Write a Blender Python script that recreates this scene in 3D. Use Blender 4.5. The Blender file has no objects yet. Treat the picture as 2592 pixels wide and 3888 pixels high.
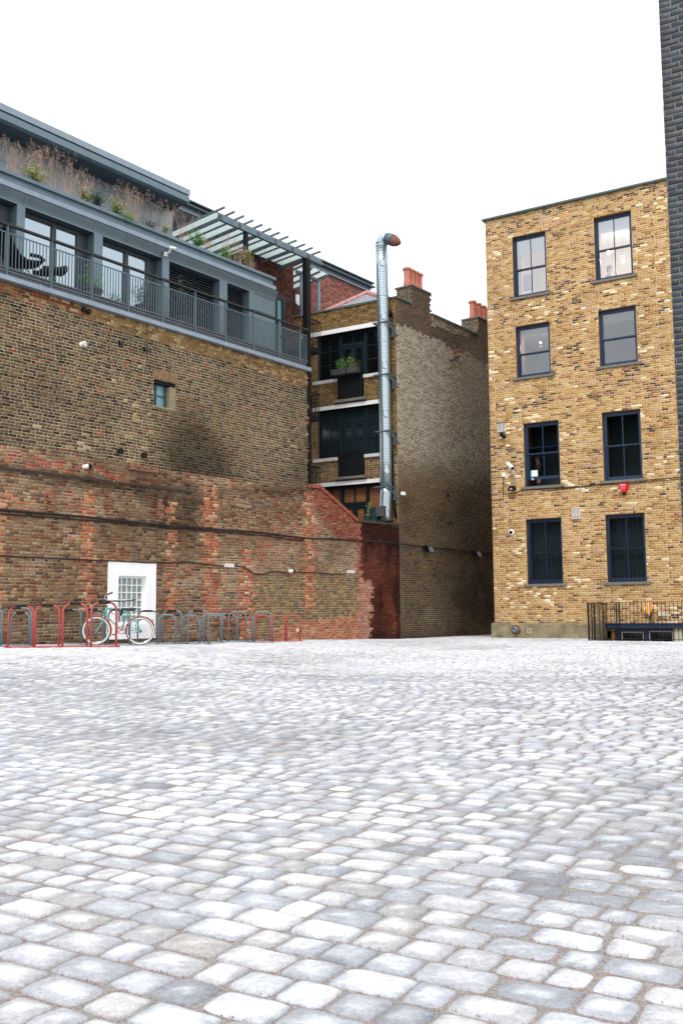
import bpy, math, random
import numpy as np
from mathutils import Vector, Matrix
C = bpy.context.scene.collection
SC = bpy.context.scene
rnd = random.Random(7)
# ---------------------------------------------------------------- camera
CAMZ = 0.95
FS = 3637.0                                   # focal length in photograph pixels (2592 x 3888)
PITCH = math.radians(5.94); ROLL = -0.008
cam_d = bpy.data.cameras.new('camera'); cam = bpy.data.objects.new('camera', cam_d); C.objects.link(cam)
RM = Matrix.Rotation(math.radians(90)+PITCH, 3, 'X') @ Matrix.Rotation(ROLL, 3, 'Z')
cam.matrix_world = Matrix.Translation((0,0,CAMZ)) @ RM.to_4x4()
cam_d.sensor_fit = 'VERTICAL'; cam_d.sensor_height = 24.0; cam_d.lens = 24.0*FS/3888.0
cam_d.clip_start = 0.05; cam_d.clip_end = 2000
SC.camera = cam
SC.view_settings.view_transform = 'Standard'; SC.view_settings.look = 'None'
SC.view_settings.gamma = 1; SC.view_settings.use_curve_mapping = False
SC.view_settings.exposure = 0.62
# ---------------------------------------------------------------- sky and sun (overcast)
SUN_EL, SUN_AZ = math.radians(52), math.radians(200)       # azimuth clockwise from +Y: behind the camera, a little left
w = bpy.data.worlds.new('World'); SC.world = w; w.use_nodes = True
nt = w.node_tree; nt.nodes.clear()
sky = nt.nodes.new('ShaderNodeTexSky'); sky.sky_type = 'NISHITA'; sky.sun_disc = False
sky.sun_elevation = SUN_EL; sky.sun_rotation = SUN_AZ
b1 = nt.nodes.new('ShaderNodeBackground'); b1.inputs[1].default_value = 0.045
nt.links.new(sky.outputs[0], b1.inputs[0])
b2 = nt.nodes.new('ShaderNodeBackground'); b2.inputs[0].default_value = (1.0, 0.992, 0.978, 1); b2.inputs[1].default_value = 0.80
ad = nt.nodes.new('ShaderNodeAddShader'); out = nt.nodes.new('ShaderNodeOutputWorld')
nt.links.new(b1.outputs[0], ad.inputs[0]); nt.links.new(b2.outputs[0], ad.inputs[1]); nt.links.new(ad.outputs[0], out.inputs[0])
sd = bpy.data.lights.new('sun', 'SUN'); sd.energy = 1.1; sd.angle = math.radians(14); sd.color = (1, 0.97, 0.93)
so = bpy.data.objects.new('sun', sd); C.objects.link(so)
dv = Vector((math.sin(SUN_AZ)*math.cos(SUN_EL), math.cos(SUN_AZ)*math.cos(SUN_EL), math.sin(SUN_EL)))
so.rotation_euler = (-dv).to_track_quat('-Z', 'Y').to_euler(); so.location = (0, -10, 30)
# ---------------------------------------------------------------- picture <-> place helpers (used to read real positions off the photograph)
def ray(p):
    return RM @ Vector(((p[0]-1296)/FS, -(p[1]-1944)/FS, -1))
def at_depth(p, dep):
    v = ray(p)*dep; return Vector((v.x, v.y, v.z+CAMZ))
RMT = np.array(RM.transposed())
def project(P):                                # world N x 3 -> photograph pixels
    q = (np.asarray(P)-np.array([0,0,CAMZ])) @ RMT.T
    return 1296+FS*q[:,0]/-q[:,2], 1944-FS*q[:,1]/-q[:,2]
def crop(x0, y0, k): return lambda x, y: (x0+x/k, y0+y/k)
cA=crop(0,350,2.24); cB=crop(600,700,2.412); cC=crop(1100,850,3.136); cD=crop(1100,1400,3.136)
cE=crop(0,1150,2.24); cG=crop(0,2100,2.24); cH=crop(600,1900,2.412)
cI=crop(1200,1800,2.0907); cJ=crop(1800,650,1.98); cK=crop(1800,1500,1.98); cL=crop(2050,2200,2.893)
cN=crop(1580,1200,5.6); cV=crop(300,2200,4.9); cZ=crop(0,0,0.60494)
def vp(x, y):
    r = ray((x, y)); return Vector((r.x, r.y)).normalized()
class Frame:                                   # local x along the face, y into the building, z up
    def __init__(s, o, u):
        s.o = Vector((o[0], o[1], 0)); s.u = Vector((u[0], u[1], 0)).normalized(); s.n = Vector((-s.u.y, s.u.x, 0))
        s.m = Matrix(((s.u.x, s.n.x, 0, s.o.x), (s.u.y, s.n.y, 0, s.o.y), (0,0,1,0), (0,0,0,1)))
    def w(s, x, y, z): return s.m @ Vector((x, y, z))
    def hit(s, p, d=0.0):
        r = ray(p); O = Vector((0,0,CAMZ))
        t = (d - s.n.dot(O-s.o))/s.n.dot(r); q = O+r*t-s.o
        return s.u.dot(q), q.z
    def S(s, p, d=0.0): return s.hit(p, d)[0]
    def Z(s, p, d=0.0): return s.hit(p, d)[1]
u1 = vp(*cZ(2500, 1391)); u2 = -vp(*cZ(-2950, 1434))
pL = at_depth(cZ(918, 1400), 33.2); pR = at_depth(cZ(1135, 1400), 33.6)
FL = Frame(pL, u1); FM = Frame(pL, u2); FR = Frame(pR, u2)
pK = at_depth(cZ(1566, 1230), 11.4); FK = Frame(pK, u2)
FW = Frame((0,0), (1,0))
def d_for(F, s, px):                           # depth offset at which local x = s is seen in picture column px
    lo, hi = -6.0, 6.0; f = lambda d: project([F.w(s, d, 1.0)])[0][0]-px
    a = f(lo)
    for _ in range(50):
        m = (lo+hi)/2
        if (f(m) > 0) == (a > 0): lo = m
        else: hi = m
    return (lo+hi)/2
# ---------------------------------------------------------------- colours and materials
def lin(h):
    h = h.lstrip('#'); c = [int(h[i:i+2], 16)/255 for i in (0,2,4)]
    return np.array([x/12.92 if x <= .04045 else ((x+.055)/1.055)**2.4 for x in c])
def mat(name, col, rough=.6, metal=0, noise=.12, scale=6, bump=.0, bscale=60, attr=False, spec=.5, emit=0, alpha=1, stretch=(1,1,1)):
    m = bpy.data.materials.new(name); m.use_nodes = True; n = m.node_tree; b = n.nodes['Principled BSDF']
    c = lin(col) if isinstance(col, str) else np.array(col)
    b.inputs['Roughness'].default_value = rough; b.inputs['Metallic'].default_value = metal
    b.inputs['Specular IOR Level'].default_value = spec
    tc = n.nodes.new('ShaderNodeTexCoord'); mp = n.nodes.new('ShaderNodeMapping'); mp.inputs['Scale'].default_value = stretch
    n.links.new(tc.outputs['Object'], mp.inputs[0])
    t = n.nodes.new('ShaderNodeTexNoise'); t.inputs['Scale'].default_value = scale; t.inputs['Detail'].default_value = 5; t.inputs['Roughness'].default_value = .65
    n.links.new(mp.outputs[0], t.inputs['Vector'])
    mr = n.nodes.new('ShaderNodeMapRange'); mr.inputs[1].default_value = .3; mr.inputs[2].default_value = .7
    mr.inputs[3].default_value = 1-noise; mr.inputs[4].default_value = 1+noise
    n.links.new(t.outputs[0], mr.inputs[0])
    vm = n.nodes.new('ShaderNodeVectorMath'); vm.operation = 'SCALE'
    n.links.new(mr.outputs[0], vm.inputs['Scale'])
    if attr:
        a = n.nodes.new('ShaderNodeAttribute'); a.attribute_name = 'Col'; n.links.new(a.outputs['Color'], vm.inputs[0])
    else: vm.inputs[0].default_value = tuple(c)
    n.links.new(vm.outputs[0], b.inputs['Base Color'])
    if bump:
        t2 = n.nodes.new('ShaderNodeTexNoise'); t2.inputs['Scale'].default_value = bscale; t2.inputs['Detail'].default_value = 4
        n.links.new(mp.outputs[0], t2.inputs['Vector'])
        bp = n.nodes.new('ShaderNodeBump'); bp.inputs['Strength'].default_value = bump; bp.inputs['Distance'].default_value = .01
        n.links.new(t2.outputs[0], bp.inputs['Height']); n.links.new(bp.outputs[0], b.inputs['Normal'])
    if emit: b.inputs['Emission Color'].default_value = (*c, 1); b.inputs['Emission Strength'].default_value = emit
    return m
def glassmat(name, tint, refl, rough=.02):
    m = bpy.data.materials.new(name); m.use_nodes = True; n = m.node_tree; n.nodes.clear()
    o = n.nodes.new('ShaderNodeOutputMaterial'); tr = n.nodes.new('ShaderNodeBsdfTransparent'); tr.inputs[0].default_value = (*tint, 1)
    g = n.nodes.new('ShaderNodeBsdfGlossy'); g.inputs['Roughness'].default_value = rough
    lw = n.nodes.new('ShaderNodeFresnel'); lw.inputs[0].default_value = 1.5
    mu = n.nodes.new('ShaderNodeMath'); mu.operation = 'MULTIPLY'; mu.inputs[1].default_value = refl; n.links.new(lw.outputs[0], mu.inputs[0])
    mx = n.nodes.new('ShaderNodeMixShader'); n.links.new(mu.outputs[0], mx.inputs[0]); n.links.new(tr.outputs[0], mx.inputs[1]); n.links.new(g.outputs[0], mx.inputs[2])
    n.links.new(mx.outputs[0], o.inputs[0]); return m
BRICK = mat('brick_and_mortar', '#888888', .92, noise=.3, scale=20, bump=.5, bscale=70, attr=True, spec=.2)
GLAZED = mat('glazed_dark_brick', '#888888', .5, noise=.18, scale=30, bump=.25, bscale=40, attr=True, spec=.5)
STONE = mat('sett_stone', '#888888', .8, noise=.2, scale=75, bump=.7, bscale=190, attr=True, spec=.35)
BED = mat('joint_grit', '#94837c', .95, noise=.45, scale=110, bump=.8, bscale=200, spec=.1)
def _bed():
    n = BED.node_tree; b = n.nodes['Principled BSDF']; old = b.inputs['Base Color'].links[0].from_socket; t = n.nodes.new('ShaderNodeTexNoise'); t.inputs['Scale'].default_value = 14; t.inputs['Detail'].default_value = 6
    r = n.nodes.new('ShaderNodeValToRGB'); r.color_ramp.elements[0].position = .42; r.color_ramp.elements[0].color = (*(lin('#9a9690')*1.0), 1); r.color_ramp.elements[1].position = .62; r.color_ramp.elements[1].color = (*lin('#9c8f8b'), 1)
    n.links.new(n.nodes['Texture Coordinate'].outputs['Object'], t.inputs['Vector']); n.links.new(t.outputs[0], r.inputs[0]); vm = [x for x in n.nodes if x.type == 'VECT_MATH'][0]; n.links.new(r.outputs[0], vm.inputs[0])
_bed()
M = dict(
 zinc=mat('zinc', '#6a7e88', .42, .3, .12, 2.5, .05, 5, stretch=(1,1,.3)), zincl=mat('zinc_capping', '#8a99a6', .45, .25, .14, 4, .05, 6),
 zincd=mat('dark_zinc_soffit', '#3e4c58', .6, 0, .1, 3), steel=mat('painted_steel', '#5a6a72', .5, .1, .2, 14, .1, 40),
 rail=mat('weathered_handrail', '#2d302f', .7, 0, .2, 12, .1, 50), black=mat('black_steel', '#0a0c0f', .55, 0, .2, 12, spec=.25),
 teal=mat('dark_teal_paint', '#0b2128', .4, 0, .15, 6), blue=mat('navy_paint', '#0c2d4c', .4, 0, .12, 6),
 white=mat('white_paint', '#fbfbfa', .6, 0, .04, 5, .05, 40), whiteg=mat('grubby_white_paint', '#d9d6d3', .65, 0, .14, 5, .05, 40),
 sill=mat('stone_sill', '#77726a', .9, 0, .3, 14, .4, 50), coping=mat('green_grey_coping', '#55645f', .85, 0, .3, 9, .3, 40),
 render=mat('plinth_render', '#8d8266', .95, 0, .4, 3.5, .5, 20), terra=mat('terracotta', '#c47a68', .8, 0, .12, 9, .1, 40),
 galv=mat('galvanised_duct', '#b4c3c9', .34, .8, .12, 16, .06, 30), galvd=mat('duct_seam', '#5c6c74', .5, .6, .1, 20),
 rust=mat('rusty_metal', '#7c5040', .8, .1, .35, 14, .2, 40), slate=mat('pale_slate', '#a9a9b2', .5, 0, .1, 8),
 pink=mat('pink_ridge_tile', '#c08f8c', .8, 0, .12, 8), room=mat('dark_room', '#626b6b', .9, 0, .1, 2), roomm=mat('grey_room', '#77777a', .9, 0, .08, 1.5),
 rooml=mat('pale_room', '#d8ccc4', .9, 0, .05, 1.5), red=mat('red_tube', '#b24c48', .38, 0, .1, 14, .03, 50), grey=mat('grey_tube', '#76858b', .42, .35, .16, 14, .05, 50),
 rubber=mat('rubber', '#17181a', .8, 0, .1, 20), tape=mat('black_sleeve', '#141313', .6, 0, .1, 20), mint=mat('mint_frame_paint', '#5fb3a6', .3, 0, .06, 10),
 orange=mat('orange_mudguard', '#d8502c', .3, 0, .08, 10), chrome=mat('chrome', '#c8ccd0', .18, .95, .05, 10), wtyre=mat('white_tyre_wall', '#eceae4', .6, 0, .05, 20),
 alarm=mat('alarm_red', '#d41a2a', .35, 0, .05, 10), lettering=mat('pale_lettering', '#f3d8dc', .6, 0, .02, 10), yellow=mat('orange_case', '#e89a20', .4, 0, .08, 10),
 cream=mat('cream_box', '#c9c3a4', .7, 0, .1, 10), frost=mat('frosted_pane', '#7fb0bc', .25, 0, .05, 4), pblue=mat('pale_reflective_glass', '#a9b6bc', .08, .92, .04, 1),
 dglass=mat('dark_window_glass', '#0a1113', .05, 0, .1, 2, spec=.45), blind=mat('orange_blind', '#a0683c', .7, 0, .12, 8), soil=mat('soil', '#3a2c22', .95, 0, .3, 20),
 leaf=mat('green_leaves', '#5d8f34', .6, 0, .4, 4), leafd=mat('dark_leaves', '#324a2e', .6, 0, .4, 4), leafy=mat('olive_leaves', '#8d9340', .6, 0, .4, 4), straw=mat('dried_grass', '#b59882', .8, 0, .3, 4),
 pot=mat('grey_pot', '#4a4a4c', .8, 0, .1, 8), skin=mat('skin', '#b98a74', .6, 0, .05, 8), hair=mat('dark_hair', '#2a2320', .7, 0, .2, 40), shirt=mat('dark_shirt', '#4a4f58', .9, 0, .1, 30),
 plaid=mat('dark_plaid_shirt', '#3c2f30', .9, 0, .5, 14), paper=mat('white_card', '#e8eef0', .7, 0, .02, 5), cyan=mat('cyan_card', '#3ab3c4', .7, 0, .02, 5), blk=mat('glass_block', '#97a39f', .15, 0, .35, 9, .3, 12),
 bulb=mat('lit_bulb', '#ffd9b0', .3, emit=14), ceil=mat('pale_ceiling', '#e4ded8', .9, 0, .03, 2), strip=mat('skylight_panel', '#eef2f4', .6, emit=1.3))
G_TOP = glassmat('clear_pane', (.95,.96,.96), 6.0); G_MID = glassmat('reflective_pane', (.85,.87,.88), 3.0); G_LOW = glassmat('dim_pane', (.72,.77,.78), 0)
def canopy_glass():
    m = glassmat('wired_canopy_glass', (.55,.63,.63), 1.2, .25); n = m.node_tree; o = n.nodes['Material Output']; src = o.inputs[0].links[0].from_socket
    d = n.nodes.new('ShaderNodeBsdfTranslucent'); d.inputs[0].default_value = (.72,.78,.77,1)
    mx = n.nodes.new('ShaderNodeMixShader'); mx.inputs[0].default_value = .62; n.links.new(src, mx.inputs[1]); n.links.new(d.outputs[0], mx.inputs[2]); n.links.new(mx.outputs[0], o.inputs[0]); return m
G_CAN = canopy_glass()
# ---------------------------------------------------------------- mesh builder
class MB:
    def __init__(s): s.v = []; s.f = []
    def add(s, vs, fs):
        k = len(s.v); s.v += [tuple(p) for p in vs]; s.f += [tuple(i+k for i in f) for f in fs]; return s
    def box(s, x0, x1, y0, y1, z0, z1):
        if x0 > x1: x0, x1 = x1, x0
        if y0 > y1: y0, y1 = y1, y0
        if z0 > z1: z0, z1 = z1, z0
        return s.add([(x,y,z) for z in (z0,z1) for y in (y0,y1) for x in (x0,x1)],
            [(0,2,3,1),(4,5,7,6),(0,1,5,4),(2,6,7,3),(0,4,6,2),(1,3,7,5)])
    def bar(s, a, b, wd, ht=None, up=(0,0,1)):
        a = Vector(a); b = Vector(b); d = (b-a).normalized(); up = Vector(up)
        if abs(d.dot(up)) > .98: up = Vector((0,1,0))
        r = d.cross(up).normalized(); t = r.cross(d); ht = ht or wd; r *= wd/2; t *= ht/2
        return s.add([p+i*r+j*t for p in (a,b) for i,j in ((-1,-1),(1,-1),(1,1),(-1,1))],
            [(0,1,2,3),(7,6,5,4),(0,4,5,1),(1,5,6,2),(2,6,7,3),(3,7,4,0)])
    def tube(s, pts, r, n=8, closed=False, caps=True):
        pts = [Vector(p) for p in pts]; N = len(pts); rs = r if isinstance(r, (list, tuple)) else [r]*N
        prev = None; k = len(s.v)
        for i, p in enumerate(pts):
            if closed: d = pts[(i+1) % N]-pts[i-1]
            else: d = pts[min(i+1,N-1)]-pts[max(i-1,0)]
            d.normalize()
            if prev is None:
                a = Vector((0,0,1)) if abs(d.z) < .9 else Vector((0,1,0)); prev = d.cross(a).normalized()
            prev = (prev-d*prev.dot(d)).normalized(); q = d.cross(prev)
            for j in range(n):
                t = 2*math.pi*j/n; s.v.append(tuple(p+(prev*math.cos(t)+q*math.sin(t))*rs[i]))
        for i in range(N if closed else N-1):
            for j in range(n):
                a = k+i*n+j; b = k+i*n+(j+1) % n; c = k+((i+1) % N)*n
                s.f.append((a, b, c+(j+1) % n, c+j))
        if not closed and caps: s.f.append(tuple(k+j for j in range(n))[::-1]); s.f.append(tuple(k+(N-1)*n+j for j in range(n)))
        return s
    def lathe(s, prof, c, axis=(0,0,1), n=16):      # prof: (radius, height)
        ax = Vector(axis).normalized(); a = Vector((1,0,0)) if abs(ax.x) < .9 else Vector((0,1,0)); e = ax.cross(a).normalized(); g = ax.cross(e); c = Vector(c); k = len(s.v)
        for r, h in prof:
            for j in range(n):
                t = 2*math.pi*j/n; s.v.append(tuple(c+ax*h+(e*math.cos(t)+g*math.sin(t))*max(r, 1e-4)))
        for i in range(len(prof)-1):
            for j in range(n): a_, b_ = k+i*n+j, k+i*n+(j+1) % n; s.f.append((a_, b_, b_+n, a_+n))
        return s
    def ball(s, c, r, n=10, sc=(1,1,1)):
        m = max(5, n//2+1); k = len(s.v)
        for i in range(m+1):
            for j in range(n):
                a = math.pi*i/m; b = 2*math.pi*j/n
                s.v.append((c[0]+r*sc[0]*math.sin(a)*math.cos(b), c[1]+r*sc[1]*math.sin(a)*math.sin(b), c[2]+r*sc[2]*math.cos(a)))
        for i in range(m):
            for j in range(n): a_, b_ = k+i*n+j, k+i*n+(j+1) % n; s.f.append((a_, a_+n, b_+n, b_))
        return s
ORI = {}
def tag(o, label=None, cat=None, group=None, kind=None):
    for k, v in (('label', label), ('category', cat), ('group', group), ('kind', kind)):
        if v: o[k] = v
    return o
def thing(name, label, cat, F=FW, at=(0,0,0), group=None):
    o = bpy.data.objects.new(name, None); C.objects.link(o); o.empty_display_size = .2
    o.matrix_world = F.m @ Matrix.Translation(at); tag(o, label, cat, group); ORI[o.name] = Vector(at); return o
def build(mb, name, m, parent=None, F=FW, smooth=False, label=None, at=None, bevel=0):
    """link mb as one mesh; mb is in the frame's coordinates. A part takes its thing's origin."""
    me = bpy.data.meshes.new(name)
    org = ORI[parent.name] if parent is not None else Vector(at or (0,0,0))
    me.from_pydata([tuple(Vector(v)-org) for v in mb.v], [], mb.f); me.update()
    me.materials.append(m if not isinstance(m, str) else M[m])
    if smooth: me.polygons.foreach_set('use_smooth', [True]*len(me.polygons))
    o = bpy.data.objects.new(name, me); C.objects.link(o)
    if parent is not None: o.parent = parent; ORI[o.name] = org
    else: o.matrix_world = F.m @ Matrix.Translation(org); ORI[o.name] = org
    if bevel:
        b = o.modifiers.new('bevel', 'BEVEL'); b.width = bevel; b.segments = 2
    if label: o['label'] = label
    return o
def solo(mb, name, m, label, cat, F=FW, at=(0,0,0), group=None, smooth=False):
    o = build(mb, name, m, None, F, smooth, None, at); return tag(o, label, cat, group)
# ---------------------------------------------------------------- value noise
def hsh(i, j, seed=0):
    h = np.sin(i*127.1+j*311.7+seed*74.7)*43758.5453; return h-np.floor(h)
def vn(x, y, seed=0):
    x = np.asarray(x, float); y = np.asarray(y, float); i = np.floor(x); j = np.floor(y); fx = x-i; fy = y-j
    fx = fx*fx*(3-2*fx); fy = fy*fy*(3-2*fy)
    a = hsh(i,j,seed)*(1-fx)+hsh(i+1,j,seed)*fx; b = hsh(i,j+1,seed)*(1-fx)+hsh(i+1,j+1,seed)*fx
    return a*(1-fy)+b*fy
def fbm(x, y, seed=0): return .5*vn(x,y,seed)+.3*vn(x*2.1,y*2.1,seed+1)+.2*vn(x*4.3,y*4.3,seed+2)
def sm(a, b, x): t = np.clip((x-a)/(b-a), 0, 1); return t*t*(3-2*t)
# ---------------------------------------------------------------- brickwork: every brick is real relief with its own colour
def brickwork(F, s0, s1, z0, z1, colfn, holes=(), keep=None, y0=0.0, bl=.225, ch=.075, mj=.011, relief=.006, bond='flemish', name='wall', parent=None, m=None, warp=1.0, solidflip=False, swap=False):
    cells = []; seq = [bl, bl/2] if bond == 'flemish' else [bl]
    nr = int(math.ceil((z1-z0)/ch-1e-6)); per = sum(seq); r = random.Random(int(abs(s0*100)+abs(z1*37))+3)
    for i in range(nr):
        za = z0+i*ch; zb = min(za+ch, z1); zc = (za+zb)/2
        iv = [(s0, s1)]
        for (h0, h1, g0, g1) in holes:
            if g0 < zc < g1:
                n2 = []
                for a, b in iv:
                    if h1 <= a or h0 >= b: n2.append((a, b)); continue
                    if a < h0: n2.append((a, h0))
                    if b > h1: n2.append((h1, b))
                iv = n2
        off = (i % 2)*per/2+r.uniform(-.02, .02); x = s0-per-off; k = 0
        sq = seq if bond != 'mixed' else [bl, bl, bl/2, bl, bl/2*1.5]
        while x < s1:
            wd = sq[k % len(sq)]*(r.uniform(.93, 1.07) if bond == 'flemish' else r.uniform(.98,1.02)); x2 = x+wd
            for a, b in iv:
                p, q = max(x, a), min(x2, b)
                if q-p > .035 or (q-p > .004 and (p == a or q == b)): cells.append((p, q, za, zb))
            x = x2; k += 1
    A = np.array(cells); 
    if keep is not None:
        A = A[keep((A[:,0]+A[:,1])/2, (A[:,2]+A[:,3])/2)]
    n = len(A); rg = np.random.default_rng(n)
    sc, zc = (A[:,0]+A[:,1])/2, (A[:,2]+A[:,3])/2
    Wm = np.array(F.m); P = np.stack([sc, np.full(n, y0), zc, np.ones(n)], 1) @ Wm.T
    px, py = project(P[:,:3]); px = px*.60494; py = py*.60494
    bc, mc, rel = colfn(sc, zc, px, py, rg)
    wl = np.minimum(A[:,1]-A[:,0], 9)[:, None]; j = mj/2*rg.uniform(.7, 1.5, (n,4)); j = np.minimum(j, wl*.4)
    a, b, c, d = A.T
    V = np.zeros((n, 12, 3))
    xo = np.stack([a,b,b,a],1); zo = np.stack([c,c,d,d],1)
    xi = np.stack([a+j[:,0], b-j[:,1], b-j[:,1], a+j[:,0]],1); zi = np.stack([c+j[:,2], c+j[:,2], d-j[:,3], d-j[:,3]],1)
    V[:,0:4,0] = xo; V[:,0:4,2] = zo; V[:,4:8,0] = xi; V[:,4:8,2] = zi; V[:,8:12,0] = xi+(sc[:,None]-xi)*.03; V[:,8:12,2] = zi+(zc[:,None]-zi)*.09
    V[:,0:8,1] = y0; V[:,8:12,1] = y0-(relief*rel*rg.uniform(.6, 1.4, n))[:,None]+rg.normal(0, .0008, (n,4))
    X, Z = V[:,:,0].copy(), V[:,:,2].copy()
    edge = warp*np.minimum(1, np.minimum(X-s0, s1-X)*4).clip(0,1)
    for (h0, h1, g0, g1) in holes:
        dx = np.maximum(np.maximum(h0-X, X-h1), 0); dz = np.maximum(np.maximum(g0-Z, Z-g1), 0); edge = edge*np.clip(np.hypot(dx,dz)*5, 0, 1)
    V[:,:,0] += edge*.010*(vn(Z*5, X*2, 5)-.5); V[:,:,2] += edge*(.016*(vn(X*1.9, Z*.6, 6)-.5)+.010*(vn(X*6, Z*1.1, 7)-.5))
    q = np.array([(0,1,5,4),(1,2,6,5),(2,3,7,6),(3,0,4,7),(4,5,9,8),(5,6,10,9),(6,7,11,10),(7,4,8,11),(8,9,10,11)])
    Fc = (q[None]+np.arange(n)[:,None,None]*12).reshape(-1)
    col = np.ones((n, 9, 4, 4)); col[:,0:4,:,:3] = mc[:,None,None,:]; col[:,4:9,:,:3] = bc[:,None,None,:]
    org = ORI[parent.name] if parent is not None else Vector((0,0,0))
    Vf = V.reshape(-1,3)-np.array(org)
    me = bpy.data.meshes.new(name); me.vertices.add(n*12); me.vertices.foreach_set('co', Vf.ravel())
    me.loops.add(n*36); me.loops.foreach_set('vertex_index', Fc.astype(np.int32)); me.polygons.add(n*9)
    me.polygons.foreach_set('loop_start', np.arange(0, n*36, 4, dtype=np.int32)); me.polygons.foreach_set('loop_total', np.full(n*9, 4, np.int32))
    me.update(calc_edges=True)
    ca = me.color_attributes.new('Col', 'FLOAT_COLOR', 'CORNER'); ca.data.foreach_set('color', col.ravel())
    me.materials.append(m or BRICK)
    o = bpy.data.objects.new(name, me); C.objects.link(o)
    if parent is not None: o.parent = parent
    else: o.matrix_world = F.m.copy()
    ORI[o.name] = org
    return o
def pick(rg, n, cols, ps):
    ps = np.array(ps, float); ps /= ps.sum(); L = np.array([lin(c) for c in cols])
    i = rg.choice(len(cols), n, p=ps); j = rg.choice(len(cols), n, p=ps); t = rg.uniform(0, .35, n)[:,None]
    return L[i]*(1-t)+L[j]*t
def mixc(a, b, t): return a*(1-t[:,None])+b*t[:,None]
# ================================================================ GROUND
gpts = []
for (x, y, dep) in [(20,1488,18.4),(240,1484,16.9),(60,1484,20.3),(360,1480,22.6),(500,1479,24),(690,1471,27.7),(820,1468,31),(918,1468,33.2),(1135,1465,33.6)]:
    P = at_depth(cZ(x, y), dep); gpts.append((P.x, P.y, P.z))
gpts += [(0,0,0),(0,3,0),(-2,5,.01),(3,6,-.01),(0,9,.0),(3,12,0),(0,17,0),(6,18,-.01),(9,25,-.01),(8,32,0),(3,25,0),(-6,10,.1),(-12,18,.33),(-12,26,.3),(12,20,0),(0,-20,0),(-20,0,.1),(20,0,0),(30,30,0),(6,45,0)]
GP = np.array(gpts)
def gz(x, y):
    x = np.asarray(x, float); y = np.asarray(y, float)
    d = (x[...,None]-GP[:,0])**2+(y[...,None]-GP[:,1])**2; w_ = 1/(d+5.0)**2.2
    return (w_*GP[:,2]).sum(-1)/w_.sum(-1)
def gzf(x, y): return float(gz(np.array([x]), np.array([y]))[0])
RG = np.array(FR.m)
# light well in front of the right-hand building (frame R: x > WS, WD < y < 0)
WS = FR.S(cL(745, 640)); WD = max(-2.2, min(-.6, d_for(FR, WS, cL(415, 600)[0])))

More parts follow.
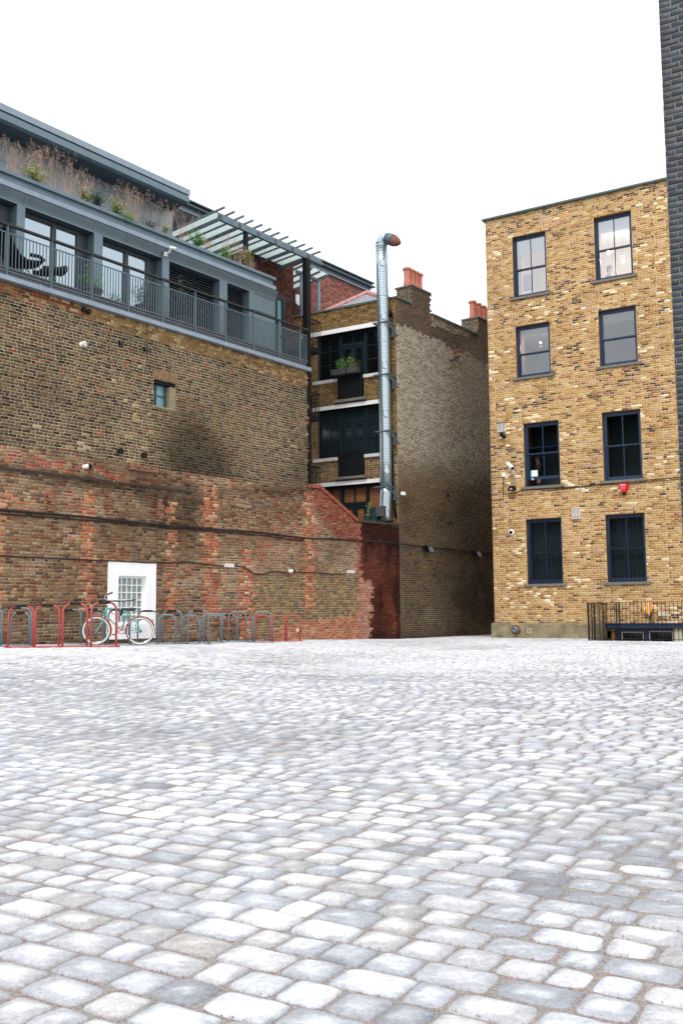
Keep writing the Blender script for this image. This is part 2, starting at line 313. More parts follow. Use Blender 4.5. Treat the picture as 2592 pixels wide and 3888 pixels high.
def setts():
    pitch = .143; r = random.Random(11); cells = []
    for i in range(-300, 14):
        d0 = i*pitch; x = -34+r.uniform(0, .2)
        while x < 13.5:
            wd = r.choices((.115, .145, .215), (2, 4, 5))[0]; cx = x+wd/2; P = FR.w(cx, d0+pitch/2, 0)
            if 1.2 < P.y < 46 and abs(P.x) < P.y*.43+1.6 and not (x+wd > WS-.05 and WD-.05 < d0+pitch): cells.append((cx, d0+pitch/2, wd, P.y))
            x += wd
    A = np.array(cells); co = []; fc = []; colr = []; base = 0; rg = np.random.default_rng(3)
    PAL = [('#e6e7ea',5),('#dfe2e7',5),('#ececec',5),('#d6d9de',3.5),('#dbd9d6',2.5),('#cbced3',1.2),('#e0dcd6',1.0),('#b4b7bc',.6)]
    for lo, hi, N in ((0, 6.5, 11), (6.5, 14, 7), (14, 99, 4)):
        S_ = A[(A[:,3] >= lo) & (A[:,3] < hi)]; n = len(S_)
        if N > 4:
            t = np.sin(np.linspace(-1, 1, N)*math.pi/2*.96)/math.sin(math.pi/2*.96)
        else: t = np.array([-1, -.72, .72, 1.])
        a, b = np.meshgrid(t, t); a = a.ravel()[None]; b = b.ravel()[None]
        g = rg.uniform(.0008, .0026, (n,1)); hw = S_[:,2:3]/2-g; hh = pitch/2-g*rg.uniform(.8,1.4,(n,1))
        rr = .12+.10*rg.random((n,1))                       # corner rounding
        asp = (hh/hw)
        sx = 1-rr*asp*(b**4)*.55*(a**2)**.5; sy = 1-rr*(a**6)*.75
        X = a*hw*sx; Y = b*hh*sy
        nz = fbm(X*28+S_[:,0:1]*9, Y*28+S_[:,1:2]*9, 3)-.5
        sk = rg.normal(0, .03, (n,1)); X = X+Y*sk; Y = Y+X*rg.normal(0,.015,(n,1))
        rm = np.maximum(np.abs(a), np.abs(b))
        H = .0095*np.clip(1-np.abs(a)**8, 0, 1)**.7*np.clip(1-np.abs(b)**6, 0, 1)**.7+.0035*(1-a*a)*(1-b*b)
        Z = H-.0065+rg.normal(0, .0016, (n,1))+nz*.0045*(H > .004)+a*rg.normal(0,.0016,(n,1))+b*rg.normal(0,.0016,(n,1))
        Z = Z-.018*((np.abs(a) > .999) | (np.abs(b) > .999))
        Lx = S_[:,0:1]+X; Ly = S_[:,1:2]+Y
        Wx = RG[0,0]*Lx+RG[0,1]*Ly+RG[0,3]; Wy = RG[1,0]*Lx+RG[1,1]*Ly+RG[1,3]
        Wz = Z+gz(Wx, Wy)+.008*(fbm(Wx*.9, Wy*.9, 8)-.5)
        co.append(np.stack([Wx,Wy,Wz],-1).reshape(-1,3))
        q = np.array([(i*N+j, i*N+j+1, (i+1)*N+j+1, (i+1)*N+j) for i in range(N-1) for j in range(N-1)])
        fc.append((q[None]+(np.arange(n)*N*N)[:,None,None]+base).reshape(-1)); base += n*N*N
        bc = pick(rg, n, [p[0] for p in PAL], [p[1] for p in PAL])
        patch = fbm(S_[:,0]*.33, S_[:,1]*.4, 21)[:,None,None]     # worn and dirtier areas of the yard
        ed = lin('#939394')[None,None]; worn = sm(.3, .95, rm+.55*nz+rg.normal(0,.08,(n,1)))[...,None]*(.35+.65*rg.random((n,1,1)))*(1 if N > 4 else .45)
        sp = (fbm(X*90+7*S_[:,0:1], Y*90, 9)-.5)[...,None]
        R_ = rg.uniform(-.42, .22, (n,1)); amp = rg.uniform(.45, 1, (n,1,1)); wob = fbm(X*14+3*S_[:,0:1], Y*14+5*S_[:,1:2], 12)-.5
        brt = 1-sm(.34+R_, .90+R_, rm+.8*wob+.35*nz); brt = brt[...,None]*amp if N > 4 else (brt[...,None]*.35+.62)*amp**.35
        c = bc[:,None,:]*(ed*1.95*(1-brt)+1.10*brt)*(1+.4*sp+.3*nz[...,None])
        c = c*(1-.18*sm(.5,.72,patch)); colr.append(c.reshape(-1,3))
    co = np.concatenate(co); fcs = np.concatenate(fc).astype(np.int32); cl = np.clip(np.concatenate(colr), .02, .86)
    me = bpy.data.meshes.new('ground'); me.vertices.add(len(co)); me.vertices.foreach_set('co', co.ravel())
    me.loops.add(len(fcs)); me.loops.foreach_set('vertex_index', fcs); nf = len(fcs)//4; me.polygons.add(nf)
    me.polygons.foreach_set('loop_start', np.arange(0, len(fcs), 4, dtype=np.int32)); me.polygons.foreach_set('loop_total', np.full(nf, 4, np.int32)); me.update(calc_edges=True)
    ca = me.color_attributes.new('Col', 'FLOAT_COLOR', 'POINT'); ca.data.foreach_set('color', np.concatenate([cl, np.ones((len(cl),1))], 1).ravel())
    me.polygons.foreach_set('use_smooth', [True]*nf); me.materials.append(STONE)
    o = bpy.data.objects.new('paving', me); C.objects.link(o); o['kind'] = 'structure'

setts()
def grit():
    r = random.Random(5); mb = MB()
    for _ in range(7000):
        y = 1.6+6*r.random()**1.6; x = r.uniform(-.42, .42)*y; L = FR.m.inverted() @ Vector((x, y, 0)); k = round(L.y/.143); L.y = k*.143+r.gauss(0,.006) if r.random() < .62 else L.y; P = FR.m @ L
        if abs(P.x) > P.y*.45+.3: continue
        z = gzf(P.x, P.y)+r.uniform(-.002,.003); s = r.uniform(.0012,.0034); d = [Vector((r.uniform(-1,1),r.uniform(-1,1),r.uniform(-.6,1))).normalized()*s for _ in range(4)]; q = Vector((P.x,P.y,z))
        mb.add([q+Vector((s,0,-s*.4)), q+Vector((-s*.6,s*.9,-s*.4)), q+Vector((-s*.6,-s*.8,-s*.4)), q+Vector((0,0,s))], [(0,1,3),(1,2,3),(2,0,3)])
    tag(solo(mb, 'grit', mat('red_grit', '#a37c72', .9, 0, .6, 300), 'loose pinkish grit lying in the joints of the nearest setts', 'grit'), kind='stuff')
grit()
def bed():
    xs = np.concatenate([[-900,-300,-100,-60], np.arange(-40, 14.01, .5)]); xs = np.unique(np.concatenate([xs, [WS], np.arange(14.5, 40, 2), [60, 100, 300, 900]]))
    ys = np.unique(np.concatenate([[-900,-300,-100,-60], np.arange(-44, 0.01, .5), [WD, 0], np.arange(.5, 16, 1), [30, 60, 100, 300, 900]]))
    v = []; f = []; nx = len(xs)
    for y in ys:
        for x in xs:
            P = FR.w(x, y, 0); near = abs(P.x) < 60 and abs(P.y) < 80
            v.append((P.x, P.y, (gzf(P.x, P.y) if near else 0)-.0035))
    for j in range(len(ys)-1):
        for i in range(nx-1):
            if xs[i] >= WS-1e-6 and xs[i] < 13 and ys[j] >= WD-1e-6 and ys[j] < 0: continue
            f.append((j*nx+i, j*nx+i+1, (j+1)*nx+i+1, (j+1)*nx+i))
    me = bpy.data.meshes.new('ground'); me.from_pydata(v, [], f); me.materials.append(BED)
    o = bpy.data.objects.new('ground', me); C.objects.link(o); o['kind'] = 'structure'
bed()
mb = MB(); x1 = 13
mb.box(WS-.15, x1, WD-.15, WD, -2.2, -.03).box(WS-.15, WS, WD, -.0, -2.2, -.03).box(WS-.15, x1, WD-.15, 0, -2.3, -2.2)
o = build(mb, 'light_well', mat('well_concrete', '#6a665e', .95, 0, .3, 3)); o.matrix_world = FR.m; o['kind'] = 'structure'

# ================================================================ RIGHT-HAND BRICK BUILDING
rs0 = 0.0
rs1 = FR.S(cJ(1500, 1600))+1.0
rtop = (FR.Z(cJ(70, 392))+FR.Z(cJ(1425, 58)))/2

RT = 198; rz0 = rtop-RT*.075
def snap(z): return rz0+round((z-rz0)/.075)*.075
WIN = [ # crop, TL, TR, BR, BL, columns, bars, kind
 (cJ,(275,495),(530,437),(550,905),(300,945),2,0,'top',.5), (cJ,(888,350),(1172,290),(1195,775),(915,830),2,0,'top',.5),
 (cJ,(298,1168),(560,1125),(577,1520),(325,1562),1,0,'mid',.5), (cJ,(920,1060),(1210,1010),(1228,1435),(950,1472),1,0,'mid',.5),
 (cK,(360,210),(630,183),(648,655),(385,695),2,0,'low',.5), (cK,(950,140),(1243,108),(1265,615),(978,645),2,0,'low',.5),
 (cK,(383,935),(652,920),(668,1420),(403,1430),2,9,'bar',.5), (cK,(980,900),(1277,880),(1295,1405),(1000,1412),2,9,'bar',.5)]
rects = []
for (c, tl, tr, br, bl_, cols, bars, kind, mr_) in WIN:
    q = [FR.hit(c(*p)) for p in (tl, tr, br, bl_)]
    s0 = (q[0][0]+q[3][0])/2; s1 = (q[1][0]+q[2][0])/2; zb = snap((q[2][1]+q[3][1])/2); zt = snap((q[0][1]+q[1][1])/2)
    rects.append((s0, s1, zb, zt))
bx0 = FR.S(cL(815, 600)); bx1 = FR.S(cL(1462, 600)); bzt = snap(FR.Z(cL(1100, 535)))
base_hole = (bx0, bx1, -1.9, bzt)
RB = thing('brick_building', 'four-storey yellow stock brick building with navy sash windows', 'building', FR, (2.5, 0, 0))
def col_right(s, z, px, py, rg):
    n = len(s)
    c = pick(rg, n, ['#cfa668','#bb8a4c','#c99f62','#dcbd86','#ab7a48','#d4ab78','#c9a186','#a06a4c'], [5,4,5,4,2.6,4,2,1.2])*.86
    dark = rg.random(n) < .012+.18*sm(.58,.72,vn(s*.7, z*3.2, 31))*(z > 5)+.06*sm(.5,.7,vn(s*1.3,z*4,33))
    br = rg.random(n) < .10; c[br] = pick(rg, br.sum(), ['#94703f','#8a6238','#a07a4e'], [2,2,2])
    c[dark] = pick(rg, dark.sum(), ['#55463a','#65513f','#443a36','#765640'], [3,3,1.2,2.4])
    wh = rg.random(n) < .012+.16*sm(.66,.8,vn(s*1.1, z*1.6, 35)); c[wh] = pick(rg, wh.sum(), ['#f0dcb4','#e4cba0','#f3ead8'], [2,2,1])
    c *= (.88+.22*fbm(s*.5, z*.5, 36))[:,None]
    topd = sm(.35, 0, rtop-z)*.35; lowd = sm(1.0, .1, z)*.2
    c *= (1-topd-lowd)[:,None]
    for (a, b, g, h) in rects:                               # rain streaks running from the ends of each sill
        k = np.exp(-((s-a)/.18)**2)+np.exp(-((s-b)/.18)**2); c *= (1-.28*k*(z < g)*np.exp(-(g-z)/.5))[:,None]
    mc = np.tile(lin('#dac8a6'), (n,1))*(.8+.4*vn(s*2,z*2,38))[:,None]
    return c, mc, np.ones(n)
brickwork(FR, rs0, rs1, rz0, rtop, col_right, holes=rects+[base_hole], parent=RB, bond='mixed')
# closed body, roof coping, plinth
inner = mat('old_brick_plain', '#8a6a42', .95, 0, .3, 4)
mb = MB(); mb.box(rs0+.004, rs1, .9, 9, -2.2, rtop-.2); mb.box(rs0+.002, rs0+.25, .004, .9, -2.2, rtop-.02); mb.box(rs1-.2, rs1, .004, .9, -2.2, rtop-.02)
build(mb, 'body', inner, RB)
def reveal(F, par, r, dep=.22, m=BRICK, inner_m=inner, sidecol='#8a5f3a'):
    s0, s1, z0, z1 = r; mb = MB(); t = .12
    mb.box(s0-t, s0, .003, .9, z0-t, z1+t).box(s1, s1+t, .003, .9, z0-t, z1+t).box(s0-t, s1+t, .003, .9, z1, z1+t).box(s0-t, s1+t, .003, .9, z0-t, z0)
    return mb
rvm = mat('reveal_brick', '#7f5a38', .95, 0, .35, 12)
for r in rects+[base_hole]: build(reveal(FR, RB, r), 'reveal', rvm, RB)
mb = MB(); k = 9; L_ = (rs1+.2)/k
for i in range(k): mb.box(-.10+i*L_+.003, -.10+(i+1)*L_-.003, -.09, .35, rtop+.002+rnd.uniform(0,.004), rtop+.075+rnd.uniform(0,.004))
build(mb, 'coping', 'coping', RB, bevel=.008)
pzt = FR.Z(cK(400, 1722)); mb = MB(); px1 = WS-.02
mb.add(*(lambda n=24: ([(rs0-.10+(px1-rs0+.10)*i/n, -.09-.012*math.sin(i*1.7), z+(.02*math.sin(i*.9) if z > 0 else 0)) for z in (-.4, pzt) for i in range(n+1)]+[(rs0-.10+(px1-rs0+.10)*i/n, .0, pzt+.04) for i in range(n+1)],
   [(i, i+1, n+2+i, n+1+i) for i in range(n)]+[(n+1+i, n+2+i, 2*n+3+i, 2*n+2+i) for i in range(n)]))())
mb.box(rs0-.10, rs0-.02, -.085, .3, -.4, pzt)
build(mb, 'plinth', 'render', RB)
def sash(F, par, rc, cols, kind, bars, meet=.5, raised=0):
    s0, s1, z0, z1 = rc; y = .15; fw = .065
    mb = MB(); mb.box(s0, s0+fw, y, y+.12, z0, z1).box(s1-fw, s1, y, y+.12, z0, z1).box(s0+fw, s1-fw, y, y+.12, z1-fw*1.2, z1).box(s0+fw, s1-fw, y, y+.12, z0, z0+.05)
    wn = build(mb, 'window', 'blue', par)
    zm = z0+(z1-z0)*meet; mb = MB(); a, b = s0+fw, s1-fw; t = .045
    def leaf(zl, zh, yy, low):
        bt = .10 if low else .045
        mb.box(a, a+t, yy, yy+.04, zl, zh).box(b-t, b, yy, yy+.04, zl, zh).box(a+t, b-t, yy, yy+.04, zh-.045, zh).box(a+t, b-t, yy, yy+.04, zl, zl+bt)
        if cols == 2: mb.box((a+b)/2-.014, (a+b)/2+.014, yy+.002, yy+.038, zl+bt, zh-.045)
    leaf(zm-.02, z1-fw*1.2, y+.02, False); leaf(z0+.05+raised, zm+.025+raised, y+.07, True)
    build(mb, 'sash', 'blue', wn)
    g = {'top': G_TOP, 'mid': G_MID, 'low': G_LOW, 'bar': G_LOW}[kind]
    mb = MB(); mb.box(a+t*.5, b-t*.5, y+.036, y+.042, zm, z1-.1); mb.box(a+t*.5, b-t*.5, y+.086, y+.092, z0+.08+raised, zm+raised)
    build(mb, 'pane', g, wn)
    mb = MB(); mb.box(s0-.13, s1+.13, -.07, .16, z0-.085, z0-.003); build(mb, 'sill', 'sill', wn, bevel=.008)
    if bars:
        mb = MB()
        for i in range(bars):
            x = a+(b-a)*(i+.5)/bars; mb.tube([(x, .05, z0+.02), (x, .05, z1-.03)], .011, 6)
        mb.bar((a, .05, zm), (b, .05, zm), .03, .012); build(mb, 'security_bars', 'black', wn)
    return wn
wins = []
for i, (rc, W_) in enumerate(zip(rects, WIN)):
    wins.append(sash(FR, RB, rc, W_[5], W_[7], W_[6], {0:.47,1:.49,2:.47,3:.49,4:.52,5:.51,6:.49,7:.5}[i], .22 if i == 4 else 0))
# rooms behind the windows (floor, ceiling, walls)
def room(par, s0, s1, z0, z1, m, dep=4.2, name='room_lining', cm=None):
    mb = MB(); t = .05
    mb.box(s0, s1, dep, dep+t, z0, z1).box(s0-t, s0, .26, dep, z0, z1).box(s1, s1+t, .26, dep, z0, z1).box(s0, s1, .26, dep, z0-t, z0)
    build(mb, name, m, par); mb = MB(); mb.box(s0, s1, .26, dep, z1, z1+t); build(mb, 'ceiling', cm or m, par)
    mb = MB()   # inner face of the outer wall around the openings
    hs = [r for r in rects if r[2] > z0-.3 and r[3] < z1+.3]; hs.sort()
    xs = s0
    for r in hs: mb.box(xs, r[0]-.05, .24, .26, z0, z1); mb.box(r[0]-.05, r[1]+.05, .24, .26, r[3]+.02, z1); mb.box(r[0]-.05, r[1]+.05, .24, .26, z0, r[2]-.02); xs = r[1]+.05
    mb.box(xs, s1, .24, .26, z0, z1); build(mb, 'inner_wall', m, par)
o = bpy.data.objects['body']; o.data.clear_geometry() if False else None
for (a, m_, cm) in (((0,1),'rooml','ceil'), ((2,3),'roomm','roomm'), ((4,5),'room','room'), ((6,7),'room','room')):
    lo = min(rects[a[0]][2], rects[a[1]][2])-.75; hi = max(rects[a[0]][3], rects[a[1]][3])+.22
    room(RB, rs0+.3, rs1-.3, lo, hi, m_, cm=cm)
# hollow the body where the rooms are: rebuild as shell
bo = [c for c in RB.children if c.name.startswith('body')][0]; mb = MB()
mb.box(rs0+.004, rs0+.22, .03, 9, -2.2, rtop-.02).box(rs1-.2, rs1, .03, 9, -2.2, rtop-.02).box(rs0+.22, rs1-.2, 8.7, 9, -2.2, rtop-.02).box(rs0+.22, rs1-.2, .03, 8.7, rtop-.3, rtop-.1).box(rs0+.22, rs1-.2, .6, 8.7, -2.2, -.0)
org = ORI[RB.name]; bo.data.clear_geometry(); bo.data.from_pydata([tuple(Vector(v)-org) for v in mb.v], [], mb.f); bo.data.update()
for i_, hh in ((0,.27),(1,.24),(2,.18),(3,.22)):  # reflected sky at the window heads, put in as pale coloured strips
    a_, b_, c_, d_ = rects[i_]; build(MB().box(a_+.07, b_-.07, .262, .268, d_-(d_-c_)*hh, d_-.06), 'sky_reflection_band', mat('pale_sky_band_%d' % i_, '#dfe3e6' if i_ < 2 else '#b3a9a2', .8, 0, .03, 3), wins[i_])
cm_ = mat('dim_grey_curtain', '#4a5457', .9, 0, .25, 2, stretch=(8,1,.3))
for i_ in (6, 7):
    a_, b_, c_, d_ = rects[i_]; mb = MB(); k_ = 26; vs = [(a_-.1+(b_-a_+.2)*j/k_, .42+.03*(j % 2), z) for z in (c_-.1, d_+.1) for j in range(k_+1)]; mb.add(vs, [(j, j+1, k_+2+j, k_+1+j) for j in range(k_)]); build(mb, 'curtain', cm_, wins[i_])
build(MB().box(rects[4][0]-.5, rects[5][1]+.3, 1.5, 1.55, rects[5][2]-.7, rects[5][3]+.15), 'added_backdrop', mat('dim_backdrop', '#565c5c', .9, 0, .2, 1.2), RB)  # added backdrop that catches daylight, so these two windows are not black
# basement window
mb = MB(); y = .12; bl0 = FR.S(cL(720, 505)); zB0, zB1 = FR.Z(cL(1100, 535)), FR.Z(cL(1100, 483))
mb.box(bl0, rs1, -.10, -.004, zB0, zB1); mb.box(bl0, rs1, -.14, -.10, zB1-.012, zB1+.004).box(bl0, rs1, -.14, -.10, zB0-.004, zB0+.012); build(mb, 'steel_lintel', 'blue', RB)
mb = MB(); zt = FR.Z(cL(1000, 575)); xm0, xm1 = FR.S(cL(1122, 600)), FR.S(cL(1180, 600)); a0 = FR.S(cL(878, 600)); a1 = FR.S(cL(1447, 600))
mb.box(bx0, a0, y, y+.1, -1.9, bzt).box(xm0, xm1, y, y+.1, -1.9, bzt).box(a1, bx1, y, y+.1, -1.9, bzt).box(a0, xm0, y, y+.1, zt, bzt).box(xm1, a1, y, y+.1, zt+.03, bzt)
bw = build(mb, 'window', 'blue', RB)
mb = MB()
for (p, q, zz) in ((a0, xm0, zt), (xm1, a1, zt+.03)): mb.box(p, p+.035, y+.02, y+.06, -1.9, zz).box(q-.035, q, y+.02, y+.06, -1.9, zz).box(p+.035, q-.035, y+.02, y+.06, zz-.035, zz)
build(mb, 'sash', 'whiteg', bw); mb = MB(); mb.box(a0+.03, a1-.03, y+.07, y+.075, -1.9, zt+.02); build(mb, 'pane', 'dglass', bw)
mb = MB(); mb.box(FR.S(cL(1466, 560)), FR.S(cL(1556, 560)), -.05, -.006, -1.9, FR.Z(cL(1500, 536))); build(mb, 'pier', 'cream', RB)
# ---- things on the right-hand facade
def at(F, c, p, d=0): s, z = F.hit(c(*p), d); return s, z
def wbox(F, c, x0, x1, y0, y1, dep, d=0):
    a = F.hit(c(x0, (y0+y1)/2), d); b = F.hit(c(x1, (y0+y1)/2), d); t = F.hit(c((x0+x1)/2, y0), d)[1]; u = F.hit(c((x0+x1)/2, y1), d)[1]
    return a[0], b[0], -dep, -.006, u, t
def vent(c, x0, x1, y0, y1, label, m='whiteg', n=7, dep=.07, group=None, extra=None):
    b = wbox(FR, c, x0, x1, y0, y1, dep); s0, s1, _, _, z0, z1 = b
    t = thing('wall_vent', label, 'vent', FR, (s0, -.01, z0), group)
    mb = MB(); mb.box(s0, s1, -dep*.5, -.008, z0, z1); mb.box(s0, s0+.02, -dep, -dep*.5, z0, z1).box(s1-.02, s1, -dep, -dep*.5, z0, z1).box(s0+.02, s1-.02, -dep, -dep*.5, z1-.02, z1).box(s0+.02, s1-.02, -dep, -dep*.5, z0, z0+.02).box((s0+s1)/2-.01, (s0+s1)/2+.01, -dep, -dep*.5, z0+.02, z1-.02)
    build(mb, 'cover', m, t); mb = MB()
    for i in range(n):
        zz = z0+.03+(z1-z0-.06)*(i+.5)/n
        for (p, q) in ((s0+.024, (s0+s1)/2-.014), ((s0+s1)/2+.014, s1-.024)): mb.add([(p,-dep*.52,zz+.006),(q,-dep*.52,zz+.006),(q,-dep*.85,zz-.006),(p,-dep*.85,zz-.006)], [(0,1,2,3)])
    build(mb, 'louvres', m, t); return t
vent(cK, 178, 235, 217, 277, 'white louvred square vent high up by the left corner of the yellow brick building')
vent(cK, 738, 794, 848, 905, 'white louvred vent between the two barred windows, larger upper cover of a pair', group=None)
vent(cK, 738, 796, 908, 932, 'small dirty white vent cover just below the louvred vent between the barred windows', n=3)
t = vent(cK, 402, 438, 1752, 1790, 'small pale square vent in the rendered plinth beside the round vent', 'cream', 4, .12)
s, z = at(FR, cK, (322, 1762)); t = thing('round_vent', 'round grey pipe cap with rusty ring in the rendered plinth', 'vent', FR, (s, -.1, z))
mb = MB(); mb.lathe([(.0,-.0),(.155,0),(.165,.03),(.12,.05),(.1,.05)], (s,-.10,z), (0,-1,0), 24); build(mb, 'flange', 'rust', t, smooth=True)
mb = MB(); mb.lathe([(.105,0),(.105,.12),(.085,.15),(.05,.16),(.045,.12),(0,.12)], (s,-.12,z), (0,-1,0), 24); build(mb, 'cap', 'grey', t, smooth=True)
# black spotlight below the upper vent
s, z = at(FR, cK, (222, 305)); t = thing('spotlight', 'small black spotlight under the white vent by the corner', 'light', FR, (s, -.02, z))
mb = MB(); mb.lathe([(0,0),(.05,0),(.05,.03),(0,.03)], (s+.03,-.008,z+.02), (0,-1,0), 12); mb.tube([(s+.03,-.03,z+.02),(s,-.1,z+.03)], .012, 6); build(mb, 'bracket', 'grey', t)
mb = MB(); mb.tube([(s-.10,-.10,z+.06),(s-.06,-.11,z+.04),(s+.06,-.14,z-.07),(s+.08,-.145,z-.09)], [.04,.075,.065,.06], 12); build(mb, 'lamp_head', 'black', t, smooth=True)
# bullet camera
s, z = at(FR, cK, (280, 538)); t = thing('security_camera', 'white bullet camera on a bracket left of the open sash window', 'security camera', FR, (s, -.02, z))
mb = MB(); d_ = Vector((.20,-.16,-.17)).normalized(); c0 = Vector((s-.08,-.22,z+.10)); mb.tube([c0, c0+d_*.02, c0+d_*.36, c0+d_*.40], [.055,.075,.075,.07], 14); build(mb, 'housing', 'white', t, smooth=True)
mb = MB(); mb.tube([c0+d_*.395, c0+d_*.41], .055, 12); build(mb, 'lens', 'black', t)
mb = MB(); mb.tube([(s+.02,-.24,z-.02),(s+.04,-.14,z-.14),(s+.04,-.02,z-.2)], [.03,.02,.03], 8); mb.box(s, s+.09, -.03, -.006, z-.27, z-.13); build(mb, 'bracket', 'whiteg', t)
b = wbox(FR, cK, 211, 236, 588, 615, .08); solo(MB().box(*b), 'junction_box', 'white', 'white square junction box with a black cable dropping from it, near the camera', 'junction box', FR, (b[0], 0, b[4]))
# black floodlight
s, z = at(FR, cK, (298, 705)); t = thing('floodlight', 'black floodlight with top hinge beside the sill of the open window', 'floodlight', FR, (s, 0, z))
mb = MB(); a_ = .17; mb.add([(s-a_,-.26,z-.09),(s+.1,-.30,z-.09),(s+.08,-.22,z+.09),(s-.12,-.2,z+.09),(s-.12,-.08,z-.07),(s+.12,-.09,z-.07),(s+.1,-.08,z+.07),(s-.08,-.08,z+.07)],
   [(0,1,2,3),(4,7,6,5),(0,4,5,1),(3,2,6,7),(0,3,7,4),(1,5,6,2)]); build(mb, 'housing', 'black', t, bevel=.01)
mb = MB(); mb.box(s-.04, s+.05, -.085, -.006, z-.02, z+.05).tube([(s,-.15,z+.09),(s,-.14,z+.14)], .02, 8); build(mb, 'bracket', 'grey', t)
mb = MB(); mb.box(s-.05, s+.02, -.285, -.28, z-.05, z-.01); build(mb, 'label_plate', 'whiteg', t)
# dome camera
s, z = at(FR, cK, (280, 1033)); t = thing('dome_camera', 'white round dome camera left of the barred window', 'security camera', FR, (s, 0, z))
mb = MB(); mb.lathe([(0,.02),(.105,.02),(.105,.05),(.09,.07),(.07,.075),(0,.075)], (s,0,z), (0,-1,0), 20); build(mb, 'base', 'white', t, smooth=True)
mb = MB(); mb.ball((s,-.07,z), .065, 14, (1,.8,1)); build(mb, 'dome', 'black', t, smooth=True)
# alarm box: red inverted pyramid
def sz(c, x, y, d=0): q = FR.hit(c(x, y), d); return q
P6 = [sz(cK, *p) for p in ((1098,662),(1150,660),(1163,690),(1142,736),(1112,736),(1088,690))]
cx = sum(p[0] for p in P6)/6; cz = sum(p[1] for p in P6)/6
t = thing('alarm_box', 'red bell box with pale lettering under the right-hand window sill', 'alarm box', FR, (cx, 0, cz))
mb = MB(); fr = [(p[0]*.80+cx*.20-.02, -.13, p[1]*.84+cz*.16) for p in P6]; bk = [(p[0]*1.0, -.008, p[1]*1.0) for p in P6]
mb.add(fr+bk, [(5,4,3,2,1,0)]+[(i, (i+1) % 6, 6+(i+1) % 6, 6+i) for i in range(6)]); build(mb, 'cover', 'alarm', t)
mb = MB()
for (zz, n_, wd) in ((.075, 5, .026), (.045, 5, .026), (-.03, 3, .03)):
    for i in range(n_): x_ = cx-.02+(i-(n_-1)/2)*wd*1.25; mb.box(x_-wd*.4, x_+wd*.4, -.134, -.131, cz+zz, cz+zz+.018)
build(mb, 'lettering', 'lettering', t)
mb = MB(); mb.lathe([(0,0),(.05,0),(.055,.05),(.0,.05)], (cx-.0,-.06,cz-.24), (0,0,1), 12); build(mb, 'sounder', 'black', t)
# cables on the facade
def cable(F, c, pts, r, label, d=-.015, name='cable', n=6, sub=True, group=None, m='rubber', par=None):
    P = []
    for i in range(len(pts)-1):
        a, b = pts[i], pts[i+1]; k = max(1, int(math.hypot(a[0]-b[0], a[1]-b[1])/25))
        for j in range(k): P.append((a[0]+(b[0]-a[0])*j/k, a[1]+(b[1]-a[1])*j/k+rnd.uniform(-.7,.7)))
    P.append(pts[-1]); W_ = [F.hit(c(*p), d) for p in P]; mb = MB(); mb.tube([(a, d+rnd.uniform(-.004,.004), b) for a, b in W_], r, n)
    o = W_[0]; return solo(mb, name, m, label, 'cable', F, (o[0], d, o[1]), group, True)
cable(FR, cK, [(132,625),(211,618)], .009, 'short black cable into the left side of the white junction box')
cable(FR, cK, [(222,617),(215,650),(216,785),(134,792)], .011, 'black cable hanging from the junction box and bending left at its foot')
cable(FR, cK, [(220,745),(300,738),(360,716),(640,700),(950,668),(1280,640),(1540,618)], .012, 'thin dark cable running under the window sills to the right edge')
cable(FR, cK, [(500,722),(700,702),(950,678),(1290,655),(1545,630)], .010, 'second thin cable sagging just below the first under the sills', -.02)
cable(FR, cK, [(245,1285),(243,1315),(250,1340)], .008, 'short loose curved wire on bricks below the dome camera')
# orange case and beige box behind the railing
pts = [(1148,262),(1215,262),(1243,325),(1215,378),(1155,378),(1130,320)]; Q = [FR.hit(cL(*p)) for p in pts]; cx = sum(p[0] for p in Q)/6; cz = sum(p[1] for p in Q)/6
t = thing('call_point', 'orange hexagonal wall case with a pale square label behind the railing', 'wall case', FR, (cx, 0, cz))
mb = MB(); mb.add([(p[0]*.92+cx*.08, -.16, p[1]*.92+cz*.08) for p in Q]+[(p[0], -.006, p[1]) for p in Q], [(5,4,3,2,1,0)]+[(i, (i+1) % 6, 6+(i+1) % 6, 6+i) for i in range(6)]); build(mb, 'case', 'yellow', t)
mb = MB(); mb.box(cx-.10, cx-.02, -.164, -.161, cz-.04, cz+.07); build(mb, 'label_plate', 'lettering', t)
mb = MB(); mb.box(cx+.045, cx+.075, -.18, -.161, cz-.22, cz+.2); build(mb, 'strap', 'white', t)
mb = MB(); mb.tube([(cx+.05,-.05,cz-.16),(cx+.04,-.03,cz-.5),(cx+.05,-.02,FR.Z(cL(1200,480))+.05)], .016, 6).tube([(cx+.09,-.05,cz-.16),(cx+.12,-.03,cz-.5),(cx+.15,-.02,FR.Z(cL(1200,480))+.05)], .013, 6); build(mb, 'lead', 'rubber', t)
b = wbox(FR, cL, 1295, 1398, 350, 402, .12); solo(MB().box(*b), 'junction_box', 'cream', 'beige rectangular box on the bricks behind the railing, right of the orange case', 'junction box', FR, (b[0], 0, b[4]))
# railing round the light well
t = thing('area_railing', 'black metal railing round the basement light well', 'railing', FR, (WS, WD, 0))
zr1 = FR.Z(cL(1000, 252), WD); gzw = gzf(*FR.w(WS, WD, 0)[:2])

